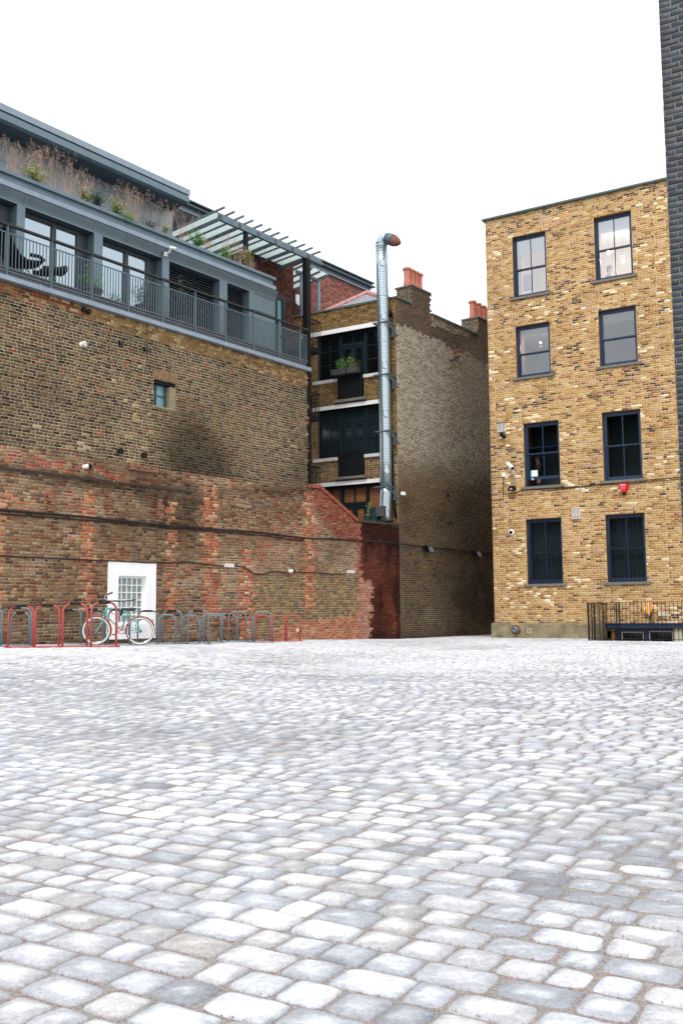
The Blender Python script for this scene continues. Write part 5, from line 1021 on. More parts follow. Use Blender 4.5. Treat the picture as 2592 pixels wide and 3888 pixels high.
for i in range(1,7): t_ = i/7; p = Vector(A_)*(1-t_)+Vector(L0_)*t_; q = Vector(A_)*(1-t_)+Vector(R0_)*t_; mb.bar(p+Vector((0,-.01,.012)), q+Vector((0,-.01,.012)), .02, .01)
build(mb, 'roof_courses', 'sill', MBD)
build(MB().box(-5.0, -.3, .3, 7.6, mz-.3, mz-.1), 'roof_deck', 'zincd', MBD)
# white lintels, sills, window bays
for i, (o, yy) in enumerate(zip(ops, ((1228,1278),(413,455),(1330,1372)))):
    c = FLO[i][0]; lz = o[0]+max(.14, FM.Z(c(700,yy[0]))-FM.Z(c(700,yy[1])))
    build(MB().box(h0-.65, h1+.06, -.05, -.009, o[0]-.0, lz), 'lintel', 'white', MBD)
    build(MB().box(h0+.02, h1-.02, .001, .35, o[0]-.03, o[0]-.001), 'soffit', 'black', MBD)
    if i < 2:
        build(MB().box(h0-.14, d0-.02, -.09, .06, o[1]-.125, o[1]-.004), 'sill', 'whiteg', MBD, bevel=.01); build(MB().box(d1+.02, h1+.08, -.09, .06, o[1]-.125, o[1]-.004), 'sill', 'whiteg', MBD, bevel=.01)
        build(MB().box(d0-.14, d1+.12, -.16, -.004, o[2]-.10, o[2]-.004), 'balcony_ledge', 'sill', MBD, bevel=.01)
        jb = MB(); zt = o[1]+(.05 if i == 0 else .0); y_ = -.10
        jb.box(d0+.0, d1-.0, y_-.01, y_+.01, zt-.03, zt).box(d0, d1, y_-.01, y_+.01, o[2]+.02, o[2]+.05)
        for k in range(23): x = d0+.01+(d1-d0-.02)*k/22; jb.box(x-.007, x+.007, y_-.007, y_+.007, o[2]+.05, zt+(.16 if i == 1 else -.03))
        if i == 1: jb.box(d0, d1, y_-.011, y_+.011, zt+.15, zt+.18)
        jb.box(d0+.01, d0+.03, y_, -.003, zt-.03, zt-.01).box(d1-.03, d1-.01, y_, -.003, zt-.03, zt-.01)
        build(jb, 'juliet_balcony', 'black', MBD); build(MB().box(d0+.02, d1-.02, y_+.015, y_+.03, o[2]+.05, zt-.04), 'balcony_screen', mat('dark_mesh_screen', '#12171a', .9) if 'dark_mesh_screen' not in bpy.data.materials else bpy.data.materials['dark_mesh_screen'], MBD)
    y = .16; zt, zb, zd = o; T = zt-.10; a, b = h0, h1
    zdr = zt-(zt-zb)*.27
    mb = MB(); mb.box(a, b, y, y+.10, T, zt).box(a, a+.07, y, y+.10, zb, T).box(b-.06, b, y, y+.10, zb, T).box(d0-.06, d0+.05, y-.02, y+.10, zd, T).box(d1-.05, d1+.06, y-.02, y+.10, zd, T).box(d0+.05, d1-.05, y-.01, y+.10, zdr-.05, zdr+.05).box(a+.07, d0-.06, y, y+.1, zb, zb+.09).box(d1+.06, b-.06, y, y+.1, zb, zb+.09)
    wn = build(mb, 'window', 'teal', MBD); mb = MB()
    def grid(x0, x1, za, zz, nx, nz):
        for k in range(1, nx): x = x0+(x1-x0)*k/nx; mb.box(x-.022, x+.022, y+.01, y+.07, za, zz)
        for k in range(1, nz):
            z = za+(zz-za)*k/nz
            for q in range(nx): mb.box(x0+(x1-x0)*q/nx+.022, x0+(x1-x0)*(q+1)/nx-.022, y+.014, y+.06, z-.018, z+.018)
    grid(a+.07, d0-.06, zb+.09, T, 2, 3); grid(d1+.06, b-.06, zb+.09, T, 1, 3); grid(d0+.05, d1-.05, zdr+.05, T, 2, 1)
    build(mb, 'glazing_bars', 'teal', wn)
    dm = MB(); xm = (d0+d1)/2
    for (p, q) in ((d0+.05, xm), (xm, d1-.05)): dm.box(p+.003, p+.10, y+.01, y+.08, zd, zdr-.05).box(q-.10, q-.003, y+.01, y+.08, zd, zdr-.05).box(p+.1, q-.1, y+.01, y+.08, zdr-.16, zdr-.05).box(p+.1, q-.1, y+.01, y+.08, zd, zd+.2).box(p+.1, q-.1, y+.02, y+.06, (zb+zdr)/2-.03, (zb+zdr)/2)
    build(dm, 'french_door', 'teal', wn)
    gm = ['dglass', mat('net_curtained_glass', '#1c2a2e', .12, 0, .25, 1.5, stretch=(3,1,.5)) if i == 1 else 'dglass', 'dglass'][i]
    pm = MB(); pm.box(a+.05, d0-.03, y+.035, y+.04, zb+.05, T+.02).box(d1+.03, b-.03, y+.035, y+.04, zb+.05, T+.02).box(d0+.03, d1-.03, y+.035, y+.04, zdr, T+.02).box(d0+.06, d1-.06, y+.045, y+.05, zd+.05, zdr-.06)
    if i < 2: build(pm, 'pane', gm, wn)
    else:
        build(MB().box(a+.02, b-.02, y+.10, y+.11, zb, zt), 'blind_backing', 'room', wn); sb = MB(); z = zb+.03
        for (p, q) in ((a+.08, d0-.07), (d0+.07, d1-.07), (d1+.07, b-.07)):
            z = zb+.1
            while z < T-.02: sb.add([(p,y+.06,z),(q,y+.06,z),(q,y+.085,z+.036),(p,y+.085,z+.036)], [(0,1,2,3)]); z += .05
        build(sb, 'blind', 'blind', wn)
build(MB().box(h0-.03, h0-.002, .001, .3, ops[2][1], ops[0][0]).box(h0, h1, .27, .34, ops[2][1]-.3, ops[0][0]+.1), 'window_backing', 'room', MBD)
# window box with plants
pb = thing('window_box', 'planter box with straggly green and yellow plants on the upper french balcony', 'planter', FM, ((d0+d1)/2, -.28, ops[0][1]+.04))
bz = ops[0][1]+.06; 
for (p, q) in ((d0-.12, (d0+d1)/2-.02), ((d0+d1)/2+.02, d1-.05)): build(MB().add([(p+.02,-.36,bz),(q-.02,-.36,bz),(q-.02,-.14,bz),(p+.02,-.14,bz),(p,-.38,bz+.2),(q,-.38,bz+.2),(q,-.12,bz+.2),(p,-.12,bz+.2)], [(3,2,1,0),(0,1,5,4),(1,2,6,5),(2,3,7,6),(3,0,4,7),(4,5,6,7)]), 'trough', 'pot', pb)
shrub(d0+.28, -.26, bz+.15, .42, .42, 420, '', 'leaf', FM, par=pb, ls=.04); shrub(d1-.35, -.26, bz+.15, .38, .55, 230, '', 'leafy', FM, par=pb, ls=.035)
# ---------------------------------------------------------------- galvanised duct
DD = -.42
du = thing('flue_duct', 'tall galvanised round duct with spiral seams and a rusty bent outlet', 'duct', FM, (*[FM.S(cD(1130,1700), DD)], DD, FM.Z(cD(1130,1800), DD)))
cpts = [(cC,1088,262),(cC,1095,500),(cC,1102,850),(cC,1111,1165),(cC,1119,1600),(cC,1127,2030),(cD,1134,755),(cD,1139,1100),(cD,1142,1405)]
W_ = [(FM.S(c(x,y),DD), DD, FM.Z(c(x,y),DD)) for c,x,y in cpts]; RD = .205
low = [(FM.S(cD(x,y),DD), DD, FM.Z(cD(x,y),DD)) for x, y in ((1142,1405),(1141,1480),(1134,1600),(1134,1680),(1136,1830))]
build(MB().tube(W_[::-1], RD, 28), 'riser', 'galv', du, smooth=True); build(MB().tube(low, RD*.98, 24), 'lower_bend', 'galv', du, smooth=True)
el = [(cC,1088,255),(cC,1090,225),(cC,1104,195),(cC,1132,178),(cC,1158,178)]; E_ = [Vector((FM.S(c(x,y),DD), DD, FM.Z(c(x,y),DD))) for c,x,y in el]
build(MB().tube(E_, RD*1.0, 26), 'elbow', 'galv', du, smooth=True)
o_ = [E_[-1]+Vector((0,0,0)), E_[-1]+Vector((.16,-.04,-.07)), E_[-1]+Vector((.30,-.08,-.16))]; build(MB().tube(o_, RD*1.02, 26), 'collar', 'galvd', du, smooth=True)
dv2 = (o_[2]-o_[1]).normalized(); build(MB().tube([o_[2]-dv2*.05, o_[2]+dv2*.18, o_[2]+dv2*.34], [RD*.98, RD*.78, RD*.30], 26), 'outlet', 'rust', du, smooth=True)
mb = MB()
def along(z):
    P = W_[::-1]
    for p, q in zip(P, P[1:]):
        if p[2] <= z <= q[2]: t = (z-p[2])/(q[2]-p[2]); return p[0]+(q[0]-p[0])*t
    return P[-1][0]
z = W_[-1][2]+.05
while z < W_[0][2]-.05:
    x = along(z); mb.lathe([(RD-.001,-.004),(RD+.004,-.003),(RD+.004,.003),(RD-.001,.004)], (x, DD, z), (.035,0,1), 28); z += .098
build(mb, 'spiral_seam', 'galvd', du)
for zc_ in (FM.Z(cC(1100,860),DD), FM.Z(cC(1118,1402),DD), FM.Z(cC(1090,262),DD)): build(MB().lathe([(RD,-.03),(RD+.012,-.025),(RD+.012,.025),(RD,.03)], (along(zc_), DD, zc_), (0,0,1), 28), 'joint_band', 'galv', du)
for c, x, y in ((cC,1150,445),(cC,1160,1085),(cC,1180,1668),(cD,1192,520),(cD,1200,1198),(cD,1182,1715)):
    z = FM.Z(c(x,y),DD-.2); x0 = along(z); 
    if z < W_[-1][2]: x0 = low[3][0]
    an = math.radians(-52); n_ = Vector((math.cos(an), math.sin(an), 0)); t_ = Vector((-n_.y, n_.x, 0)); c0 = Vector((x0, DD, z))+n_*(RD-.012); mb = MB(); k0 = 20
    ring = lambda s, h: [c0+t_*(math.cos(2*math.pi*i/k0)*.105*s)+Vector((0,0,math.sin(2*math.pi*i/k0)*.15*s))+n_*(h-.055*(math.cos(2*math.pi*i/k0)*s)**2*.5) for i in range(k0)]
    vs = ring(1,0)+ring(1,.03)+ring(.86,.04)+ring(.8,.025)+ring(.0,.03); mb.add(vs, [(r_*k0+i, r_*k0+(i+1) % k0, (r_+1)*k0+(i+1) % k0, (r_+1)*k0+i) for r_ in range(4) for i in range(k0)]); build(mb, 'access_hatch', 'galv', du, smooth=False)
for c, y in ((cC,1182),(cC,1802),(cD,757),(cD,1412)):
    z = FM.Z(c(1110,y+(8 if c is cC else 0)),DD); x = along(z); s_ = .30; mb = MB()
    mb.box(x-s_, x+s_*.9, DD-s_*.8, DD-s_*.8+.05, z-.02, z+.02).box(x-s_, x-s_+.05, DD-s_*.8, -.01, z-.02, z+.02).box(x+s_*.9-.05, x+s_*.9, DD-s_*.8, -.01, z-.02, z+.02).box(x-s_, -.02, -.05, -.01, z-.02, z+.02)
    mb.bar((x+s_*.85, DD-s_*.7, z-.02), (x+s_*1.25, -.05, z-.42), .04, .04)
    mb.box(-.34, -.30, -.2, -.03, z-.44, z+.0).box(-.09, -.05, -.2, -.03, z-.44, z).box(-.30, -.09, -.2, -.03, z-.44, z-.40).box(-.30, -.09, -.2, -.03, z-.04, z)
    build(mb, 'bracket', 'steel' , du)
q0 = FM.hit(cD(872,1720), -.7); q1 = FM.hit(cD(1130,1810), -.7); qt = FM.Z(cD(1040,1640), -.7); xs_ = FM.S(cD(1035,1700), -.7)
fn = thing('extractor_fan', 'dark teal curved fan housing with grey box at the foot of the duct', 'fan', FM, (q0[0], -.5, q1[1]))
mb = MB(); k = 12; r_ = qt-q1[1]; prof = [(q0[0], q1[1])]+[(q0[0]+r_*.95*(1-math.cos(math.pi/2*i/k)), q1[1]+r_*math.sin(math.pi/2*i/k)) for i in range(k+1)]+[(xs_, qt), (xs_, q1[1])]
n_ = len(prof); mb.add([(x, y, z) for y in (-.72, -.3) for x, z in prof], [tuple(range(n_)), tuple(range(2*n_-1, n_-1, -1))]+[(i, n_+i, n_+(i+1) % n_, (i+1) % n_) for i in range(n_)]); build(mb, 'scroll_housing', mat('fan_teal', '#1c4048', .45, 0, .1, 6), fn)
build(MB().box(xs_+.003, q1[0], -.78, -.3, q1[1]+.16, qt+.0), 'motor_box', 'pot', fn); build(MB().box(q0[0]-.02, FM.S(cD(1265,1780), -.5), -.72, -.66, q1[1]-.05, q1[1]-.005).box(q0[0]-.02, q1[0]+.05, -.34, -.28, q1[1]-.05, q1[1]-.005), 'support_frame', 'black', fn)
mb = MB(); pp = [(FM.S(cD(x,y),-.12), -.12, FM.Z(cD(x,y),-.12)) for x, y in ((1212,980),(1225,1400),(1238,1600),(1262,1770))]; solo(mb.tube(pp, .05, 8), 'drain_pipe', 'black', 'black drain pipe behind the duct running down to the fan', 'pipe', FM, pp[-1], smooth=True)
t_s = FM.S(cD(955,1690), -.75); shrub(t_s, -.85, FM.Z(cD(945,1815), -.8), .09, .95, 130, 'thin self-seeded sapling growing on the wall in front of the fan', 'leafy', FM, name='sapling', ls=.045)
b = wbox(FL, cI, 669, 691, 142, 168, .1); solo(MB().box(*b), 'junction_box', 'white', 'small white box on the flank wall beside the duct bracket', 'junction box', FL, (b[0],0,b[4]))
for p, lb in (((855,595),'black floodlight on the dark flank wall, nearer the duct'),((1240,632),'black floodlight on the dark flank wall, nearer the yellow building')):
    s, z = FL.hit(cI(*p), -.1); t = thing('floodlight', lb, 'floodlight', FL, (s, 0, z), 'floodlights on the flank wall')
    build(MB().add([(s-.02,-.34,z-.14),(s+.34,-.34,z-.14),(s+.34,-.26,z+.10),(s-.02,-.26,z+.10),(s+.03,-.16,z-.10),(s+.29,-.16,z-.10),(s+.29,-.13,z+.06),(s+.03,-.13,z+.06)], [(4,7,6,5),(0,4,5,1),(3,2,6,7),(0,3,7,4),(1,5,6,2),(0,1,2,3)]), 'housing', 'black', t)
    build(MB().add([(s+.01,-.343,z-.115),(s+.31,-.343,z-.115),(s+.31,-.273,z+.075),(s+.01,-.273,z+.075)], [(0,1,2,3)]), 'lens', 'grey', t); build(MB().box(s+.08,s+.2,-.14,-.006,z-.02,z+.14), 'bracket', 'black', t)
cable2(FL, [(919,1249),(1000,1259),(1065,1264),(1134,1269)], .022, 'black cable crossing the dark flank wall to the yellow building', -.04)
for p, lb, r in (((1035,168),'small dark fixing high on the dark flank wall level with the duct bracket',.05),((1050,383),'small black knob on the flank wall above the floodlights',.035)):
    s, z = FL.hit(cI(*p)); solo(MB().lathe([(0,.0),(r,.0),(r*1.1,.08),(r*.6,.12),(0,.12)], (s,0,z), (.2,-1,0), 12), 'wall_fixing', 'black', lb, 'fixing', FL, (s,0,z))
for k, (p, lb) in enumerate((((840,745),'upper rusty metal flap sticking out of the pale flank wall'),((850,850),'middle rusty metal flap on the pale flank wall, the widest'),((770,920),'lowest rusty metal stub on the pale flank wall'))):
    s, z = FL.hit(cN(*p), -.05); mb = MB(); mb.tube([(s-.1,.0,z-.04),(s,-.1,z),(s+.12,-.16,z+.05-.03*k)], [.04,.05,.03], 7); solo(mb, 'metal_stub', 'rust' if k != 2 else 'pot', lb, 'fixing', FL, (s,0,z))
s, z = FM.hit(cC(1195,1075), -.1); lv = thing('vent_cowl', 'dark downturned vent outlet on the wall corner beside the duct', 'vent', FM, (s, 0, z)); build(MB().tube([(s-.1,.02,z+.14),(s-.05,-.2,z+.1),(s+.05,-.3,z-.1)], [.1,.12,.15], 12), 'pipe', 'black', lv, smooth=True)

# ================================================================ BACKGROUND RED BRICK BUILDING
DBK = 4.8
bs0 = FL.S(cB(1060,1100), DBK); bs1 = FL.S(cC(955,760), DBK); bp = [zav(DBK-.3, p) for p in (cC(905,650), cC(955,715), cC(1000,800))]
b1z = (FL.Z(cC(370,410),DBK-.3)+FL.Z(cC(935,655),DBK-.3))/2; b2z = FL.Z(cC(950,715),DBK-.3); b3z = FL.Z(cC(600,660),DBK-.1); b4z = FL.Z(cC(640,690),DBK)
BB = thing('brick_building', 'red brick building with grey metal parapet behind the glass canopy', 'building', FL, (bs0, DBK, 0))
def col_back(s, z, px, py, rg):
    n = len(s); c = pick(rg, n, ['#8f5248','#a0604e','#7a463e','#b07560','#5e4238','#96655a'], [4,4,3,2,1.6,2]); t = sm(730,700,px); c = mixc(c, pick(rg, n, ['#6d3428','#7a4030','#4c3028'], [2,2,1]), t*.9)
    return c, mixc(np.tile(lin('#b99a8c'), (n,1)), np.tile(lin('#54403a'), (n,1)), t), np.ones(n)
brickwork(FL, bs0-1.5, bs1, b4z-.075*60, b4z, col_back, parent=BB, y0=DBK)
build(MB().box(bs0-1.5, bs1-.01, DBK+.004, 9, b4z-5, b4z+.1), 'body', core, BB)
build(MB().box(bs0-6, bs1+.25, DBK-.12, 9, b4z+.002, b3z+.05), 'lower_band', 'zincl', BB); build(MB().box(bs0-6, bs1, DBK-.02, 9, b3z+.05, b2z), 'parapet', 'zinc', BB); build(MB().box(bs0-6, bs1+.12, DBK-.2, 9, b2z, b2z+.06), 'string_course', 'steel', BB); build(MB().box(bs0-6, bs1-.1, DBK-.1, 9, b2z+.06, b1z-.05), 'parapet_cap', 'zincd', BB); build(MB().box(bs0-6, bs1, DBK-.25, 9, b1z-.05, b1z), 'coping', 'coping', BB)
# door under the canopy, on a brick return nearer the terrace
DQ = 2.9; e = [FL.S(cB(x,1150), DQ) for x in (1078,1165,1240)]; qz = FL.Z(cB(1120,1020), DQ)
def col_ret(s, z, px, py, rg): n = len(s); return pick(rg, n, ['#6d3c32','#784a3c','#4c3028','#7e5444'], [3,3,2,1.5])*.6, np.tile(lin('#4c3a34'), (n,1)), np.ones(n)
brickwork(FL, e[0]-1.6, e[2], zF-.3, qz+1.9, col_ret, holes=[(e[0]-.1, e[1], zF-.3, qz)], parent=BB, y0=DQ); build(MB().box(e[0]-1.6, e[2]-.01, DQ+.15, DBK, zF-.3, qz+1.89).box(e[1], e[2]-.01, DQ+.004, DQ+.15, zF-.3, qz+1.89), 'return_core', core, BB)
dr = build(MB().box(e[0]-.1, e[0]+.08, DQ-.02, DQ+.1, zF-.2, qz).box(e[1]-.16, e[1], DQ-.02, DQ+.1, zF-.2, qz).box(e[0]+.08, e[1]-.16, DQ-.02, DQ+.1, qz-.14, qz).box(e[0]+.08, e[1]-.16, DQ, DQ+.1, zF-.2, zF+.6), 'door', 'teal', BB); build(MB().box(e[0]+.07, e[1]-.15, DQ+.05, DQ+.06, zF+.5, qz-.1), 'pane', 'frost', dr); build(MB().lathe([(0,0),(.03,0),(.03,.06),(0,.06)], (e[0]+.04,DQ-.02,qz-1.0), (0,-1,0), 10), 'handle', 'chrome', dr)
s, z = FL.hit(cB(1277,1062), DBK-.1); mb = MB(); mb.add([(s-.14,DBK-.12,z+.2),(s+.06,DBK-.12,z+.24),(s+.16,DBK-.12,z+.02),(s+.08,DBK-.12,z-.2),(s-.12,DBK-.12,z-.14)]+[(s-.14,DBK-.006,z+.2),(s+.06,DBK-.006,z+.24),(s+.16,DBK-.006,z+.02),(s+.08,DBK-.006,z-.2),(s-.12,DBK-.006,z-.14)], [(4,3,2,1,0)]+[(i,(i+1)%5,5+(i+1)%5,5+i) for i in range(5)]); solo(mb, 'alarm_box', 'white', 'white five-sided alarm box on the red brick wall under the canopy', 'alarm box', FL, (s,DBK,z))
s, z = FL.hit(cB(1247,1100), DBK-.1); solo(MB().tube([(s,DBK-.08,z+1.2),(s,DBK-.08,z-1.6)], .05, 8), 'drain_pipe', 'black', 'black downpipe on the red brick wall beside the white alarm box', 'pipe', FL, (s,DBK,z-1.6))
# grey slab roof block between penthouse and red building
build(MB().box(sW+.4, sW+3.2, 7.4, 8.4, f1-.2, FL.Z(cB(140,275), 7.4)), 'roof_block', 'zincd', BB)

# ================================================================ CANOPY AND BLACK COLUMN
DC = 1.5
ca = thing('glass_canopy', 'sloping glass canopy on grey steel rafters above the terrace', 'canopy', FL, (FL.S(cB(1355,1000), DC), DC, zF))
cz1 = (FL.Z(cB(560,235),DC)+FL.Z(cB(1480,672),DC))/2; k0 = FL.S(cB(556,235),DC); k1 = FL.S(cB(1487,675),DC)
czl = (FL.Z(cB(575,310),DC)+FL.Z(cB(1485,722),DC))/2
tips = [(610,205),(700,245),(785,290),(870,325),(955,368),(1035,405),(1112,440),(1192,480),(1268,515),(1345,550),(1415,585),(1487,620)]
DT = DC-.35; ts = [FL.S(cB(*p), DT) for p in tips]; tz = sum(FL.Z(cB(*p), DT) for p in tips)/12; DI = 4.3
inn = FL.hit(cB(165,415), DI)
zi_ = inn[1]
for _ in range(8): xx_, yy_ = project([FL.w(ts[0], DI, zi_)]); ty_ = 700+(205+(610-(xx_[0]-600)*2.412)*.455)/2.412; zi_ += (yy_[0]-ty_)*.0095
inn = (inn[0], zi_); 
dz = (inn[1]-tz)/(DI-DT); zat = lambda d: tz+dz*(d-DT)
build(MB().bar((k0,DC,zat(DC)-.12),(k1,DC,zat(DC)-.10),.06,.10), 'upper_beam', 'zincl', ca); build(MB().box(k0+.02,k1+.05,DC-.05,DC+.05,czl-.075,czl+.075), 'front_beam', 'zinc', ca)
for i, s_ in enumerate(ts):
    build(MB().bar((s_,DT,tz),(s_,DI,zat(DI)),.045,.06), 'glazing_bar', 'steel', ca)
    if i % 2 == 0 and i < 11: a_ = s_+.15; build(MB().bar((a_,DC-.08,zat(DC)-.2),(a_,DI,zat(DI)-.2),.06,.10).box(a_-.05,a_+.05,DC-.06,DC+.06,czl+.09,zat(DC)-.15), 'rafter', 'steel', ca)
for i in range(len(ts)-1): a_, b_ = ts[i]+.024, ts[i+1]-.024; build(MB().add([(a_,DC+.12,zat(DC+.12)+.01),(b_,DC+.12,zat(DC+.12)+.01),(b_,DI,zat(DI)+.01),(a_,DI,zat(DI)+.01),(a_,DC+.12,zat(DC+.12)+.02),(b_,DC+.12,zat(DC+.12)+.02),(b_,DI,zat(DI)+.02),(a_,DI,zat(DI)+.02)], [(3,2,1,0),(4,5,6,7),(0,1,5,4),(1,2,6,5),(2,3,7,6),(3,0,4,7)]), 'glass_sheet', G_CAN, ca)
build(MB().box(ts[0]-.1, ts[-1]+.1, DI-.05, DI+.05, zat(DI)-.3, zat(DI)-.12), 'wall_beam', 'steel', ca)
s_ = FL.S(cB(803,600), DC); build(MB().box(s_-.06,s_+.06,DC-.06,DC+.06,zF,czl-.09), 'post', 'black', ca)
s_ = FL.S(cB(1359,1000), DC); build(MB().box(s_-.10,s_+.10,DC-.10,DC+.10,-.2,czl-.09), 'column', 'black', ca, label='tall black column reaching the ground')
sc = thing('entrance_canopy', 'small lower glass canopy on two thin grey posts in front of the red brick wall', 'canopy', FL, (FL.S(cB(1400,1000), 3.6), 3.6, zF))
a_, b_ = FL.S(cB(1313,900), 3.4), FL.S(cB(1465,900), 3.4); zq = FL.Z(cB(1313,830), 3.4); zq0 = FL.Z(cB(1313,1205), 3.4)
for x in (a_, b_): build(MB().box(x-.05,x+.05,3.35,3.45,zq0,zq), 'post', 'zincl', sc)
build(MB().box(a_-.3,b_+.1,3.35,3.45,zq,zq+.1), 'beam', 'steel', sc)
for i in range(4): x = a_-.3+i*(b_-a_+.4)/3; build(MB().bar((x,3.0,zq+.22),(x,4.7,zq+.0),.05,.08), 'rafter', 'steel', sc)
build(MB().add([(a_-.35,3.05,zq+.28),(b_+.15,3.05,zq+.28),(b_+.15,4.7,zq+.06),(a_-.35,4.7,zq+.06)], [(0,1,2,3)]), 'glass_sheet', G_CAN, sc)
# landings of the escape stair next to the column
for i, (c, yt, yb, xr) in enumerate(((cC,1150,1475,365),(cD,290,560,352),(cD,1160,1410,362))):
    z0 = FL.Z(c(300, yb), DC); z1 = FL.Z(c(300, yt), DC); a_ = FL.S(cB(1359,1000), DC)+.1; b_ = FL.S(c(xr, (yt+yb)/2), DC); 
    t = thing('stair_landing', ['topmost black metal landing beside the tall black column','middle black metal landing with a small fern on its railing','lowest black metal landing just above the sloping wall'][i], 'landing', FL, (a_, DC, z0), 'black landings beside the column')
    build(MB().box(a_,b_,DC,DC+1.2,z0-.16,z0), 'platform', 'black', t); mb = MB(); mb.bar((a_,DC,z1),(b_,DC,z1),.03,.02).bar((b_,DC,z1),(b_,DC+1.2,z1),.03,.02); k = 6
    for j in range(k+1): x = a_+(b_-a_)*j/k; mb.box(x-.009,x+.009,DC-.009,DC+.009,z0,z1)
    for j in range(1,8): y_ = DC+1.2*j/7; mb.box(b_-.009,b_+.009,y_-.009,y_+.009,z0,z1)
    build(mb, 'railing', 'black', t)
    if i == 1: shrub(b_-.02, DC-.03, z1-.12, .09, .16, 70, 'little green fern hooked on the middle black landing railing', 'leafd', FL, name='hanging_fern', ls=.025)

# ================================================================ BICYCLE RACKS
def hoop(rack, c, x0, x1, yt, yb, m, H=.8, sleeve=True, rt=.021):
    dep = H*FS/((c(0,yb)[1]-c(0,yt)[1])); A = at_depth(c(x0+6, yb), dep); B = at_depth(c(x1-6, yb), dep); A.z = gzf(A.x,A.y); B.z = gzf(B.x,B.y); u = (B-A); L = u.length; u.normalize(); R_ = min(.145, L*.35); pts = [A.copy()]
    for i in range(9): t = math.pi/2*i/8; pts.append(A+u*(R_-R_*math.cos(t))+Vector((0,0,H-R_+R_*math.sin(t))))
    for i in range(9): t = math.pi/2*i/8; pts.append(B-u*(R_-R_*math.sin(t))+Vector((0,0,H-R_+R_*math.cos(t))))
    pts.append(B.copy()); h = build(MB().tube(pts, rt, 12), 'hoop', m, rack, smooth=True)
    for P in (A, B): build(MB().lathe([(rt*2.2,0),(rt*2.2,.012),(rt,.014)], P, (0,0,1), 14), 'foot_flange', m, h)
    if sleeve: a = pts[9]; b_ = a+u*L*.42; build(MB().tube([a-u*.02, b_], rt*1.22, 12), 'sleeve', 'tape', h, smooth=True)
    return A, B
def rack(label, m, hoops, group='cycle racks along the brick wall', H=.8, rail=True, sleeve=True):
    c, x0, x1, yt, yb = hoops[0]; dep = H*FS/((c(0,yb)[1]-c(0,yt)[1])); A0 = at_depth(c(x0,yb), dep); t = thing('cycle_rack', label, 'bicycle rack', FW, (A0.x, A0.y, gzf(A0.x, A0.y)), group); E = []
    for hp in hoops: E += list(hoop(t, *hp, m, H, sleeve))
    if rail:
        P = [E[0]+(E[0]-E[-1]).normalized()*.08]+E+[E[-1]+(E[-1]-E[0]).normalized()*.08]; build(MB().tube([p+Vector((0,0,.018)) for p in P], .02, 8), 'base_rail', m, t)
    return t, E
_, ER = rack('red cycle rack of four hoops nearest the camera, the bicycle leaning behind it', 'red', [(cG,64,286,447,800),(cG,292,508,440,798),(cG,526,744,427,795),(cG,770,994,408,789)])
rack('grey hoop cut off by the left edge of the photo', 'grey', [(cG,-190,18,470,800)])
rack('grey cycle rack of five hoops between the red rack and the wall', 'grey', [(cG,10,268,480,800),(cG,268,480,503,795),(cG,468,690,495,788),(cG,680,898,487,784),(cG,915,1108,480,780)])
rack('grey hoop low behind the leftmost red hoop', 'grey', [(cG,85,250,512,790)], rail=False, H=.70)
rack('grey hoop low behind the front wheel of the bicycle', 'grey', [(cG,775,885,515,780)], rail=False, sleeve=False, H=.72)
rack('grey cycle rack of two front hoops just right of the white glass-block window', 'grey', [(cG,1165,1348,500,776),(cG,1375,1552,495,776)])
rack('grey back rack of hoops seen through the front hoops right of the window', 'grey', [(cG,1345,1500,524,772),(cH,0,170,1045,1302),(cH,215,385,1042,1298),(cH,385,590,1050,1300)], sleeve=False, H=.70)
rack('grey cycle rack of two tall front hoops in the middle of the row', 'grey', [(cH,30,216,1015,1312),(cH,268,466,1005,1310)])
rack('single grey front hoop between the middle pair and the right pair', 'grey', [(cH,415,590,1035,1302)], sleeve=False, H=.74)
rack('grey cycle rack of two front hoops at the right end of the grey row', 'grey', [(cH,640,812,1022,1297),(cH,873,1045,1012,1293)], sleeve=False)
rack('grey back rack of two black-sleeved hoops at the right end of the grey row', 'grey', [(cH,565,727,1048,1290),(cH,722,872,1050,1290)], H=.72)
rack('far red cycle rack of three hoops at the right end of the row', 'red', [(cH,883,1030,1048,1288),(cH,1043,1170,1048,1285),(cH,1170,1305,1046,1282)], sleeve=False, H=.72)
# thin ropes over the hoops
def rope(pts, label, r=.008):
    W2 = [at_depth(cG(x,y), d) for x,y,d in pts]; P = []
    for a, b in zip(W2, W2[1:]):
        for i in range(8): t = i/8; P.append(a+(b-a)*t-Vector((0,0,.02*math.sin(math.pi*t))))
    P.append(W2[-1]); solo(MB().tube(P, r, 6), 'rope', 'tape', label, 'rope', FW, tuple(P[0]), smooth=True)
dR = lambda yt, yb: .8*FS/((yb-yt)/2.24)
rope([(-60,478,dR(447,800)),(170,441,dR(447,800)),(400,434,dR(440,798)),(640,420,dR(427,795)),(870,402,dR(408,789)),(1160,396,dR(408,789)-.2)], 'dark rope lying over the tops of the near red hoops', .010)
rope([(185,503,dR(495,788)),(580,491,dR(495,788)),(790,481,dR(487,784)),(1010,474,dR(480,780)),(1230,494,dR(500,776)),(1450,488,dR(495,776))], 'dark rope lying over the tops of the grey hoops', .008)

